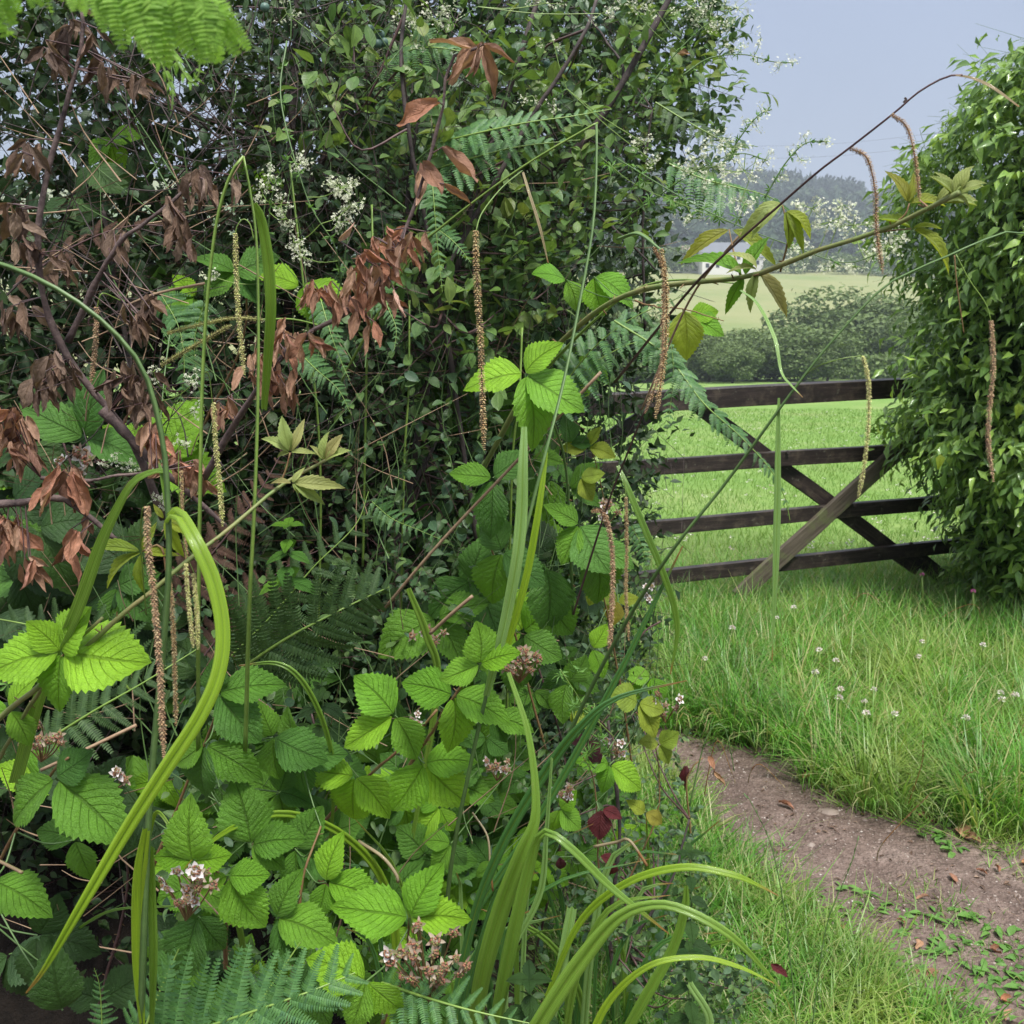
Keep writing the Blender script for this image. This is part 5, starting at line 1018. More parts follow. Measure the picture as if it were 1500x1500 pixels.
frond('broad bracken frond spread across the upper middle of the hedge, tips curling', [(640, 210, 1.95), (700, 195, 1.9), (770, 180, 1.88), (840, 170, 1.88), (895, 160, 1.9)], 18, 48, 'fern', (0, -.8, .55), .15, 70)
frond('lush bracken frond under the broad one in the upper middle of the hedge', [(600, 260, 2.0), (680, 235, 1.92), (760, 215, 1.9), (850, 205, 1.9)], 16, 66, 'fern', (.1, -.8, .5), .25, 70)
frond('bracken frond in the top middle behind the hanging red brown leaves', [(560, 90, 2.1), (620, 70, 2.0), (690, 80, 2.0), (740, 110, 2.0)], 14, 58, 'fern', (0, -.8, .5), .3, 70)
frond('wet blue green bracken frond drooping over the gate towards the braces', [(900, 470, 2.0), (975, 520, 1.95), (1030, 590, 1.9), (1085, 640, 1.88), (1130, 690, 1.86), (1150, 730, 1.86), (1157, 762, 1.86)], 34, 44, 'fern', (.1, -.75, .6), .2, 58, wm=1.25)
frond('bracken frond behind the bramble shoot at the right shoulder of the hedge', [(800, 600, 2.2), (860, 520, 2.15), (920, 470, 2.1), (985, 440, 2.1), (1010, 430, 2.1)], 15, 70, 'fern', (.1, -.7, .7), .45, 72)
frond('bracken frond below the bramble shoot pointing towards the gate top rail', [(800, 600, 2.25), (860, 540, 2.2), (920, 505, 2.2), (965, 500, 2.2)], 12, 52, 'fern', (.1, -.7, .7), .35, 72)
frond('bracken frond hanging under the white bedstraw against the misty hill', [(980, 240, 2.2), (1030, 262, 2.18), (1080, 275, 2.15), (1130, 290, 2.15), (1165, 320, 2.15)], 13, 66, 'fern', (0, -.8, .5), .6, 75)
frond('fine bracken frond edging the sky right of the blackthorn', [(960, 150, 2.4), (1010, 180, 2.38), (1060, 205, 2.36), (1110, 215, 2.36)], 14, 36, 'fern_dark', (0, -.8, .5), .3, 75)
frond('large dull bracken frond seen from below in the left centre', [(355, 978, 1.45), (420, 935, 1.42), (480, 903, 1.42), (530, 878, 1.45), (570, 860, 1.5)], 11, 120, 'fern_dark', (.1, -.95, -.1), .05, 62, rs=.0028, prof=lambda u: (1-u)**.5*.9+.1)
frond('dull bracken frond rising behind the underside frond in the left centre', [(340, 960, 1.6), (400, 900, 1.58), (460, 830, 1.58), (520, 770, 1.6), (540, 720, 1.62)], 13, 92, 'fern_dark', (.1, -.9, .3), .1, 66, rs=.002)
frond('shaded bracken frond at the left edge above the lime bramble leaves', [(190, 1010, 1.35), (130, 950, 1.32), (60, 920, 1.3), (-40, 900, 1.3)], 12, 90, 'fern_dark', (0, -.85, .5), .1, 66)
frond('bracken frond with dull leaflets under the pale sedge spikes at left', [(60, 1090, 1.25), (140, 1040, 1.24), (210, 1000, 1.25), (290, 950, 1.28)], 12, 84, 'fern_dark', (0, -.85, .5), .15, 66)
frond('fresh green bracken frond along the bottom left with upright leaflets', [(230, 1530, .94), (310, 1502, .92), (390, 1475, .92), (460, 1450, .93), (520, 1425, .95)], 12, 132, 'fern_fine', (-.1, -.85, .5), -.35, 66, rs=.0022, prof=lambda u: (1-u)**.35, wm=1.1)
frond('bracken frond rising upright in front of the lower left brambles', [(200, 1540, .98), (215, 1500, .98), (235, 1450, .99), (262, 1390, 1.0)], 10, 70, 'fern_fine', (0, -.9, .4), 0, 66)
frond('deep green bracken frond at bottom centre under the ripening heads', [(560, 1440, 1.05), (620, 1460, 1.0), (690, 1480, .98), (780, 1500, .97)], 12, 90, 'fern_fine', (0, -.8, .6), -.1, 66)
frond('bracken frond half under the bottom edge left of the sedge clump', [(330, 1560, 1.0), (360, 1500, 1.02), (400, 1440, 1.04), (440, 1380, 1.06)], 11, 80, 'fern_fine', (.2, -.8, .5), -.1, 66)
frond('rust brown dead bracken frond in the dark hollow under the dead leaves', [(250, 880, 1.7), (320, 800, 1.68), (380, 720, 1.68), (420, 650, 1.7)], 16, 60, 'fern_dead', (0, -.9, .3), .3, 66, smat='stem_purple')
frond('second rust brown bracken frond lower in the dark hollow', [(300, 960, 1.7), (360, 880, 1.7), (420, 830, 1.7), (480, 800, 1.7)], 14, 56, 'fern_dead', (0, -.9, .3), .5, 66, smat='stem_purple')
frond('dead bracken litter frond high on the left between bare twigs', [(20, 420, 1.9), (110, 360, 1.9), (200, 330, 1.9), (300, 340, 1.9)], 14, 46, 'fern_dead', (0, -.9, .3), .5, 66, smat='stem_purple')
# mesh of dry stalks behind the dead leaves
A, B = [], []
for k in range(420):
    x, y = R.uniform(-20, 460), R.uniform(250, 960); d = HD(x, y)+R.uniform(.15, .5); a = R.gauss(-.3, .45); l = R.uniform(30, 130); A.append(W(x, y, d)); B.append(W(x+math.cos(a)*l, y+math.sin(a)*l, d+R.uniform(-.1, .1)))
put('dry_stalks', sticks([tuple(p) for p in A], [tuple(p) for p in B], NR.uniform(.0007, .0016, len(A))).mesh('dry_stalks', M_['fern_dead']), kind='stuff')

# ------------------------------------------------------------------ dead branches with hanging brown leaves
DM = [t.mesh('leaf', M_['dead']) for t in DEAD]
DM2 = [t.mesh('leaf', M_['dead_dark']) for t in DEAD]
def dead_branch(label, stems_, clusters, sz=(38, 58), DM=DM):
    sz = (sz[0]*.80, sz[1]*.92)
    b = W(*stems_[0][0][0]); t = thing('dead_branch', label, 'branch', tuple(b)); TP = []
    for pts, r0, r1 in stems_: _, P = stem('stem', [W(*p) for p in pts], r0, r1, 'bark_dead', t, 7, 26, .0008, .2); TP.append(P)
    TP = np.concatenate(TP); pt = []
    for (cx, cy, r, d, n, *o) in clusters:
        c = W(cx, cy, d)
        for k in range(n if n < 4 else int(n*(1.7 if DM is not DM2 else 1.35))):
            a = R.uniform(0, 6.283); q = R.random()**.7*r*.72; p = W(cx+math.cos(a)*q, cy+math.sin(a)*q*.8-8, d+R.uniform(-.03, .03)); ba = o[0] if o else -90
            dr = leafdir(R.gauss(ba, 26), R.uniform(-.4, .4)); s = R.uniform(*sz)*d/F*(o[1] if len(o) > 1 else 1)*(1.45 if n < 5 and cy < 300 and cx > 500 else 1)
            put('leaf', R.choice(DM), t, Matrix(frames([tuple(p)], [tuple(dr)], [(R.gauss(0, .6), -1, R.gauss(.1, .5))], s, np.array([R.uniform(.55, 1.05)]))[0].tolist()))
            if k % 2 == 0: a_ = TP[np.argmin(np.linalg.norm(TP-np.array(p), axis=1))]; pt.append(tube(smooth([a_, p], 4), [.0009]*4, 3, False))
    for q_ in pt: put('twig', q_.mesh('twig', M_['stem_purple']), t)
    return t
dead_branch('dead branch of red brown curled leaves slanting up right across the upper hedge', [([(300, 700, 1.35), (345, 620, 1.3), (400, 540, 1.25), (450, 490, 1.22), (520, 450, 1.2), (570, 395, 1.2), (600, 330, 1.2), (625, 260, 1.2), (640, 200, 1.2), (652, 150, 1.2), (655, 100, 1.2), (672, 78, 1.2), (700, 70, 1.2)], .0045, .0014)],
  [(330, 600, 30, 1.3, 5), (390, 540, 50, 1.24, 12), (425, 500, 50, 1.23, 13), (425, 560, 30, 1.24, 5, -90, 1.1), (470, 430, 30, 1.21, 7), (500, 440, 40, 1.21, 8), (545, 400, 50, 1.2, 14), (575, 360, 40, 1.2, 9), (560, 440, 40, 1.2, 6), (605, 350, 30, 1.2, 5), (495, 360, 8, 1.2, 1, 30), (535, 470, 30, 1.2, 4), (618, 250, 10, 1.2, 2, -95, 1.2), (650, 225, 8, 1.2, 1, -80, 1.2), (648, 275, 6, 1.2, 1, -70, 1.1), (640, 155, 6, 1.2, 1, -130, 1.3), (705, 75, 8, 1.2, 4, -95, 1.1), (695, 80, 8, 1.2, 2, -150, 1.0)], (38, 54))
dead_branch('dead branch at the left edge with many drooping leaves and dark bare stem', [([(240, 760, 1.45), (190, 640, 1.42), (110, 540, 1.4), (68, 450, 1.38), (55, 360, 1.36), (65, 270, 1.36), (95, 160, 1.36), (120, 60, 1.36), (118, 0, 1.36)], .006, .0025), ([(100, 500, 1.4), (140, 420, 1.38), (180, 360, 1.36), (250, 305, 1.35), (300, 250, 1.36)], .005, .0015)],
  [(120, 45, 40, 1.36, 9), (75, 80, 30, 1.36, 7), (150, 100, 30, 1.36, 6), (200, 120, 36, 1.36, 7), (35, 225, 36, 1.36, 8), (15, 320, 36, 1.36, 10), (40, 360, 30, 1.36, 7), (90, 390, 30, 1.37, 6), (30, 450, 40, 1.38, 10), (80, 545, 46, 1.38, 14, -90, 1.0), (60, 570, 30, 1.38, 7), (200, 470, 34, 1.36, 10), (220, 450, 24, 1.36, 7), (195, 560, 46, 1.38, 14), (210, 590, 30, 1.38, 7), (170, 350, 30, 1.37, 5), (255, 310, 36, 1.35, 9), (290, 275, 36, 1.35, 8), (265, 345, 30, 1.36, 6), (300, 260, 20, 1.36, 4), (340, 270, 14, 1.36, 2)], (38, 56), DM2)
dead_branch('lichen flecked dead branch crossing lower left with large hanging brown leaves', [([(-60, 745, 1.3), (40, 735, 1.3), (90, 730, 1.31), (130, 752, 1.32), (170, 790, 1.33)], .006, .003), ([(150, 600, 1.4), (190, 640, 1.4), (250, 700, 1.4), (330, 770, 1.42)], .007, .003), ([(60, 700, 1.32), (140, 705, 1.32), (230, 690, 1.32)], .003, .0015)],
  [(15, 620, 40, 1.3, 12), (30, 660, 30, 1.3, 6), (95, 700, 24, 1.3, 5, -90, 1.3), (105, 790, 20, 1.31, 4, -90, 1.2), (10, 780, 40, 1.3, 12, -85, 1.1), (40, 830, 20, 1.3, 4), (225, 640, 34, 1.36, 8), (260, 680, 30, 1.36, 6), (290, 690, 30, 1.36, 5), (125, 765, 10, 1.31, 2), (60, 720, 14, 1.31, 2)], (42, 62))

# ------------------------------------------------------------------ pendulous sedge
def blade(t, pts, mat='sedge', name='leaf_blade', twist=0.0, curl=0.0, n=36, keel=.48):
    Q = np.array([(x, y, d, w) for x, y, d, w in pts], float); S = smooth(Q, n); P = np.array([tuple(W(*q[:3])) for q in S]); w = np.maximum(S[:, 3]*.82, .8)*S[:, 2]/F
    rb = ribbon(P, w, twist, keel, None, curl)
    if pts[-1][3] > 4: rb.UV[:, 1] *= .88
    return put(name, rb.mesh(name, M_[mat]), t)
def sstem(t, pts, w0, w1, mat='stem_green', name='stem', n=40):
    Q = smooth(pts, n); P = np.array([tuple(W(*q)) for q in Q]); r = np.linspace(w0, w1, n)*Q[:, 2]/F/2
    return put(name, tube(P, r, 3, True).mesh(name, M_[mat]), t)
UTR = T3([(0, 0, 0), (.5, .35, .28), (-.5, .35, .28), (0, .45, .75), (0, 1.25, .75)], [(0, 1, 3), (0, 3, 2), (1, 4, 3), (3, 4, 2)])
def spike(t, pts, w, mat='spike_brown', stalk=None, n=30, name='flower_spike'):
    Q = smooth(pts, n*3); P = np.array([tuple(W(*q)) for q in Q]); d = Q[:, 2].mean(); r = w*.62*d/F/2; m_ = len(P)
    L = np.linalg.norm(np.diff(P, axis=0), axis=1).sum(); step = r*.85; rows = int(L/step); S = np.linspace(0, m_-1.001, rows); i = S.astype(int); f = (S-i)[:, None]; C = P[i]*(1-f)+P[i+1]*f; T_ = nz(np.gradient(C, axis=0))
    a0 = nz(np.cross(T_, [.2, -.9, .3])); b0 = np.cross(T_, a0); u = np.linspace(0, 1, rows); rr = r*np.minimum(1, .45+u*5)*np.minimum(1, (1-u)*7+.25)*.72*(1+.12*np.sin(np.arange(rows)*.37+w)+NR.normal(0, .05, rows))
    Ms = []
    for k in range(6):
        an = k*1.047+np.arange(rows)*.52+NR.normal(0, .1, rows); O = a0*np.cos(an)[:, None]+b0*np.sin(an)[:, None]
        Ms.append(frames(C+O*rr[:, None]*.45, nz(T_*.8+O*.6+NR.normal(0, .10, O.shape)), O, r*1.05*NR.uniform(.7, 1.2, rows)*np.minimum(1, (1-u)*6+.5)))
    Ms = np.concatenate(Ms); tt_ = merge([tube(C, rr*.62, 6), scattered([UTR], Ms, np.zeros(len(Ms), int))])
    o = put(name, tt_.mesh(name, M_[mat]), t)
    if stalk: sstem(t, stalk, w*.22, w*.18, 'stem_green', 'spike_stalk', 14)
    return o
def sedge(label, base, fn, group=None, name='pendulous_sedge'):
    t = thing(name, label, 'sedge', tuple(W(*base))); fn(t); return t
def f1(t):
    sstem(t, [(-60, 372, .86), (0, 386, .85), (75, 418, .84), (150, 470, .84), (210, 540, .84), (238, 640, .84), (246, 720, .84), (248, 830, .84), (240, 950, .85), (226, 1100, .86), (216, 1250, .87), (208, 1480, .9), (200, 1700, 1.0)], 8, 15, 'stem_dull')
    blade(t, [(244, 760, .84, 20), (250, 752, .83, 26), (262, 752, .82, 24), (285, 790, .80, 27), (312, 850, .79, 28), (326, 920, .78, 27), (320, 985, .77, 27), (292, 1050, .76, 28), (240, 1130, .75, 28), (180, 1225, .74, 26), (115, 1335, .73, 20), (65, 1420, .73, 11), (38, 1455, .73, 3)], 'sedge_bright', twist=.1, curl=.5, n=60)
    blade(t, [(245, 690, .84, 8), (225, 690, .85, 12), (195, 705, .86, 18), (168, 750, .88, 24), (145, 800, .9, 30), (120, 870, .92, 33), (100, 920, .94, 33), (60, 1010, 1.0, 33), (20, 1150, 1.05, 33)], 'sedge', twist=-.2)
    blade(t, [(208, 1500, .9, 12), (202, 1420, .89, 24), (202, 1340, .88, 30), (205, 1275, .87, 28), (214, 1215, .86, 16)], 'sedge_bright', keel=.5)
    blade(t, [(222, 1500, .92, 10), (224, 1400, .9, 18), (222, 1300, .89, 16), (222, 1240, .88, 8)], 'sedge')
    blade(t, [(246, 760, .84, 6), (238, 700, .845, 9), (232, 675, .85, 2)], 'sedge', name='bract')
sedge('nearest sedge with arching stem and one very broad yellow green blade folded down', (200, 1700, 1.0), f1)
def f2(t):
    spike(t, [(216, 742, .80), (216, 790, .80), (226, 880, .80), (234, 980, .80), (240, 1110, .80)], 12, 'spike_red', [(214, 900, .86), (206, 790, .82), (210, 740, .80), (216, 742, .80)])
    spike(t, [(248, 850, .88), (254, 920, .88), (258, 1062, .88)], 9, 'spike_brown')
    spike(t, [(272, 826, .95), (276, 880, .95), (283, 948, .95)], 8.5, 'spike_green'); spike(t, [(283, 840, .97), (288, 890, .97), (290, 950, .97)], 8.5, 'spike_green')
    sstem(t, [(285, 842, .97), (270, 800, .96), (262, 720, .95), (262, 640, .95)], 1.8, 1.4); sstem(t, [(248, 850, .88), (246, 800, .88), (244, 740, .87)], 2, 1.6)
    spike(t, [(266, 690, .98), (268, 760, .98), (275, 830, .98)], 6, 'spike_brown')
sedge('group of drooping brown and green sedge spikes hanging behind the broad blade at left', (230, 1300, .95), f2)
def f3(t):
    sstem(t, [(290, 1100, 1.2), (290, 900, 1.12), (293, 700, 1.1), (296, 560, 1.1), (304, 430, 1.1), (318, 320, 1.1), (338, 255, 1.1), (357, 229, 1.1)], 8, 5)
    sstem(t, [(357, 229, 1.1), (367, 280, 1.1), (376, 350, 1.1), (379, 460, 1.1), (378, 600, 1.1), (373, 750, 1.1), (366, 890, 1.12), (360, 1100, 1.2)], 4, 9, 'stem_green')
    blade(t, [(372, 298, 1.1, 10), (382, 320, 1.11, 16), (392, 380, 1.12, 20), (396, 450, 1.13, 20), (392, 520, 1.15, 18), (386, 600, 1.18, 12)], 'sedge', keel=.3)
    spike(t, [(345, 342, 1.1), (346, 400, 1.1), (350, 470, 1.1), (358, 548, 1.1)], 9, 'spike_green', [(372, 352, 1.1), (366, 328, 1.1), (356, 321, 1.1), (347, 332, 1.1), (345, 345, 1.1)])
    spike(t, [(313, 590, 1.12), (316, 650, 1.12), (322, 710, 1.12), (326, 770, 1.12)], 9, 'spike_green'); sstem(t, [(296, 545, 1.1), (306, 550, 1.11), (312, 595, 1.12)], 2, 1.6)
sedge('sedge with stem bent sharply over at its top left of the red brown branch', (360, 1150, 1.25), f3)
def f4(t):
    spike(t, [(245, 488, 1.4), (290, 476, 1.4), (340, 466, 1.4), (385, 468, 1.4)], 8, 'spike_green'); spike(t, [(236, 535, 1.35), (270, 515, 1.35), (300, 498, 1.35), (338, 476, 1.35)], 9, 'spike_green')
    sstem(t, [(385, 468, 1.4), (430, 468, 1.45), (480, 480, 1.5)], 3, 3); spike(t, [(142, 450, 1.42), (140, 500, 1.42), (134, 560, 1.42)], 9, 'spike_red'); sstem(t, [(142, 450, 1.42), (150, 430, 1.42), (176, 440, 1.45)], 2, 2)
sedge('two knobbly yellowish sedge spikes lying almost level among the dead leaves', (480, 500, 1.5), f4)
def f5(t):
    sstem(t, [(500, 560, 1.7), (520, 520, 1.6), (600, 380, 1.5), (650, 330, 1.45), (760, 248, 1.4), (860, 188, 1.38), (876, 180, 1.38)], 4, 3.5)
    spike(t, [(697, 338, 1.05), (698, 400, 1.05), (703, 480, 1.05), (706, 560, 1.05), (709, 658, 1.05)], 11, 'spike_brown', [(765, 250, 1.38), (735, 275, 1.2), (706, 312, 1.08), (697, 340, 1.05)])
    blade(t, [(766, 252, 1.38, 4), (776, 285, 1.36, 5), (790, 330, 1.35, 5), (803, 385, 1.35, 2)], 'straw')
sedge('sedge with one very long hanging brown spike above the centre of the picture', (500, 600, 1.75), f5)
def f6(t):
    sstem(t, [(874, 182, 1.35), (874, 240, 1.33), (869, 330, 1.3), (852, 430, 1.27), (826, 560, 1.22), (800, 662, 1.18), (775, 760, 1.17), (745, 880, 1.17), (715, 1010, 1.18), (690, 1120, 1.2), (662, 1265, 1.25), (650, 1400, 1.3)], 4, 9, 'stem_dull')
    blade(t, [(768, 625, 1.14, 10), (766, 680, 1.13, 18), (764, 750, 1.13, 22), (757, 820, 1.13, 22), (742, 900, 1.14, 20), (728, 960, 1.15, 18), (712, 1020, 1.17, 12)], 'sedge_pale', keel=.45)
    blade(t, [(800, 662, 1.18, 7), (790, 740, 1.17, 12), (772, 840, 1.17, 14), (748, 930, 1.18, 12), (735, 980, 1.18, 8)], 'sedge_bright', keel=.4)
sedge('sedge with a tall straight stem and pale ribbed blade in the picture middle', (650, 1450, 1.3), f6)
def f7(t):
    sstem(t, [(1560, 338, 1.0), (1500, 342, .98), (1484, 337, .97), (1430, 356, .96), (1398, 371, .96), (1340, 396, .97), (1290, 425, .98), (1215, 505, 1.0), (1160, 575, 1.02), (1120, 630, 1.04), (1060, 712, 1.08), (990, 800, 1.12), (930, 890, 1.2), (870, 1000, 1.3), (800, 1150, 1.4)], 2.6, 8, 'stem_dull')
    spike(t, [(1452, 470, .96), (1455, 540, .96), (1449, 600, .96), (1448, 650, .96), (1455, 705, .96)], 8.5, 'spike_red', [(1400, 372, .96), (1420, 410, .96), (1444, 445, .96), (1452, 472, .96)])
    sstem(t, [(1398, 374, .96), (1402, 420, .96), (1412, 488, .96)], 2.4, 1.4, 'stem_red', 'bract')
    spike(t, [(1264, 522, 1.0), (1272, 560, 1.0), (1272, 620, 1.0), (1266, 680, 1.0), (1257, 730, 1.0)], 8, 'spike_green', [(1168, 560, 1.02), (1195, 538, 1.01), (1230, 526, 1.0), (1262, 521, 1.0)])
    blade(t, [(1141, 583, 1.03, 4), (1140, 640, 1.03, 9), (1139, 740, 1.03, 13), (1137, 820, 1.03, 12), (1134, 890, 1.03, 7), (1131, 968, 1.03, 1.5)], 'sedge_pale', keel=.5)
    blade(t, [(1085, 425, 1.15, 4), (1110, 445, 1.1, 6), (1135, 495, 1.06, 7), (1145, 545, 1.04, 5), (1160, 565, 1.02, 4), (1176, 582, 1.0, 1)], 'sedge_pale')
sedge('sedge with thin stem slanting across the gate and spikes before the ivy bush', (800, 1180, 1.42), f7)
def f8(t):
    sstem(t, [(900, 560, 1.5), (1010, 425, 1.3), (1080, 355, 1.2), (1140, 302, 1.15), (1200, 250, 1.1), (1245, 216, 1.08), (1310, 165, 1.05), (1345, 135, 1.04), (1385, 113, 1.03), (1410, 110, 1.02)], 5, 3, 'stem_purple')
    blade(t, [(1400, 110, 1.02, 3), (1425, 114, 1.02, 6), (1455, 128, 1.01, 7), (1493, 156, 1.0, 3)], 'dead' if False else 'straw', keel=.2); 
    spike(t, [(1246, 217, 1.08), (1270, 232, 1.08), (1282, 280, 1.08), (1284, 340, 1.08), (1293, 400, 1.08)], 9, 'spike_red'); spike(t, [(1306, 168, 1.05), (1328, 186, 1.05), (1340, 230, 1.05), (1347, 295, 1.05)], 8, 'spike_red')
    sstem(t, [(1324, 150, 1.045), (1327, 145, 1.045), (1325, 143, 1.045)], 6, 3, 'bark', 'bud')
sedge('sedge with a dark stem arching over the sky at upper right with two hanging spikes', (900, 600, 1.55), f8)
def f9(t):
    spike(t, [(958, 362, 1.3), (972, 400, 1.28), (971, 480, 1.27), (968, 540, 1.27), (945, 605, 1.27)], 8.5, 'spike_red', [(915, 345, 1.35), (935, 340, 1.32), (955, 352, 1.3), (960, 366, 1.3)])
    spike(t, [(968, 365, 1.22), (976, 420, 1.22), (975, 500, 1.22), (968, 560, 1.22), (960, 612, 1.22)], 9.5, 'spike_brown')
    sstem(t, [(905, 350, 1.38), (935, 343, 1.3), (968, 366, 1.22)], 6, 4, 'stem_dull'); sstem(t, [(945, 600, 1.3), (925, 650, 1.35), (890, 740, 1.45), (840, 900, 1.6)], 3, 4, 'stem_purple')
sedge('pair of brown sedge spikes hanging over the left end of the top gate rail', (840, 950, 1.65), f9)
def f10(t):
    spike(t, [(868, 748, 1.42), (884, 752, 1.4), (896, 800, 1.4), (897, 870, 1.4), (892, 960, 1.4)], 10, 'spike_red'); spike(t, [(917, 728, 1.45), (918, 800, 1.45), (917, 870, 1.45), (921, 938, 1.45)], 7, 'spike_brown')
    sstem(t, [(917, 730, 1.45), (914, 705, 1.45), (908, 690, 1.46)], 2.4, 2)
    blade(t, [(905, 682, 1.5, 7), (920, 715, 1.48, 11), (945, 775, 1.46, 13), (972, 840, 1.45, 13), (988, 890, 1.45, 12), (992, 930, 1.45, 9), (982, 988, 1.45, 2)], 'sedge')
    blade(t, [(700, 1330, 1.5, 14), (800, 1180, 1.48, 15), (900, 1000, 1.46, 12), (960, 880, 1.46, 8), (1000, 800, 1.46, 2)], 'sedge_dark')
sedge('pair of thin sedge spikes and a bending blade before the lower gate rails', (800, 1200, 1.6), f10)
def f11(t):
    B = [([(690, 1560, 1.1, 26), (705, 1440, 1.05, 34), (735, 1330, 1.02, 36), (765, 1250, 1.0, 30), (785, 1190, 1.0, 18), (775, 1080, 1.02, 12), (745, 985, 1.05, 8)], 'sedge'),
         ([(715, 1560, 1.05, 22), (745, 1400, 1.0, 28), (775, 1270, .98, 22), (790, 1224, .97, 16), (810, 1222, .96, 15), (845, 1250, .95, 16), (890, 1295, .94, 15), (935, 1332, .93, 10), (980, 1368, .93, 1.5)], 'sedge'),
         ([(650, 1560, 1.25, 16), (690, 1360, 1.22, 18), (735, 1240, 1.2, 20), (800, 1130, 1.18, 20), (850, 1065, 1.16, 16), (905, 1022, 1.15, 10), (1006, 997, 1.15, 1.5)], 'sedge_dark'),
         ([(740, 1580, .95, 24), (790, 1500, .93, 34), (850, 1410, .92, 34), (905, 1345, .91, 24), (960, 1325, .90, 18), (1010, 1336, .89, 18), (1070, 1370, .88, 16), (1115, 1415, .88, 9), (1150, 1460, .88, 3), (1165, 1500, .88, 1)], 'sedge'),
         ([(800, 1460, 1.1, 8), (850, 1350, 1.08, 14), (920, 1292, 1.05, 15), (1000, 1270, 1.03, 15), (1070, 1280, 1.02, 13), (1110, 1296, 1.02, 7), (1140, 1312, 1.02, 1.5)], 'sedge_bright'),
         ([(850, 1560, .97, 16), (890, 1470, .96, 15), (950, 1415, .95, 12), (1020, 1402, .95, 11), (1080, 1415, .95, 9), (1142, 1444, .95, 1.5)], 'sedge_bright'),
         ([(890, 1560, 1.1, 18), (940, 1470, 1.08, 22), (985, 1390, 1.07, 20), (1003, 1330, 1.07, 16), (1005, 1298, 1.07, 8)], 'sedge'),
         ([(800, 1530, 1.12, 18), (820, 1430, 1.1, 22), (838, 1330, 1.1, 20)], 'sedge_pale'), ([(745, 1400, 1.12, 10), (790, 1310, 1.1, 14), (800, 1220, 1.09, 10), (808, 1110, 1.08, 6)], 'sedge_pale'),
         ([(560, 1560, 1.35, 14), (580, 1400, 1.32, 18), (560, 1290, 1.3, 18), (500, 1222, 1.28, 16), (420, 1192, 1.25, 14), (350, 1208, 1.2, 11), (300, 1240, 1.1, 8), (270, 1272, 1.0, 2)], 'sedge_bright'),
         ([(480, 1260, 1.35, 7), (487, 1190, 1.32, 8), (488, 1120, 1.3, 10), (470, 1050, 1.28, 12), (440, 995, 1.27, 12), (405, 972, 1.27, 9), (350, 975, 1.28, 2)], 'sedge'),
         ([(600, 1250, 1.7, 8), (640, 1010, 1.65, 14), (625, 930, 1.63, 15), (598, 862, 1.62, 10)], 'sedge'),
         ([(360, 1420, 1.15, 12), (350, 1360, 1.12, 16), (335, 1310, 1.1, 10)], 'sedge'), ([(280, 1210, 1.1, 2), (260, 1225, 1.1, 7), (230, 1190, 1.12, 8), (215, 1240, 1.15, 8)], 'sedge_bright'),
         ([(330, 1330, 1.1, 2), (240, 1328, 1.1, 4), (160, 1335, 1.1, 5), (100, 1370, 1.15, 5)], 'sedge'),
         ([(1000, 1560, 1.0, 14), (1040, 1500, 1.0, 16), (1010, 1440, 1.0, 14)], 'sedge_pale')]
    for pts, m_ in B: blade(t, pts, m_, twist=R.uniform(-.3, .3), curl=R.uniform(-.3, .6))
    for k in range(42):
        x = R.uniform(560, 1000); d = HD(x, 1300)+R.uniform(-.35, -.02); l = R.uniform(120, 330); dx = R.gauss(25, 70); w = R.uniform(6, 17)
        blade(t, [(x, 1590, d+.05, w), (x+dx*.2, 1500-l*.3, d, w), (x+dx*.6, 1500-l*.75, d-.02, w*.8), (x+dx*1.3, 1500-l*R.uniform(.75, 1.0), d-.05, 1)], R.choice(['sedge', 'sedge_dark', 'sedge_dark', 'sedge_pale']), n=16, twist=R.uniform(-.6, .6))
sedge('big clump of strap like sedge leaves spreading from the bottom centre over the path edge', (740, 1600, 1.05), f11)
def f12(t):
    for x0, y0, x1, y1 in ((600, 440, 592, 700), (425, 240, 470, 700), (765, 480, 750, 700), (545, 300, 540, 430)): sstem(t, [(x0, y0, 1.9), ((x0+x1)/2+3, (y0+y1)/2, 1.88), (x1, y1, 1.9), (x1-8, y1+400, 2.0)], 4, 5)
sedge('thin upright green sedge stems without spikes standing inside the hedge', (560, 1000, 2.0), f12)
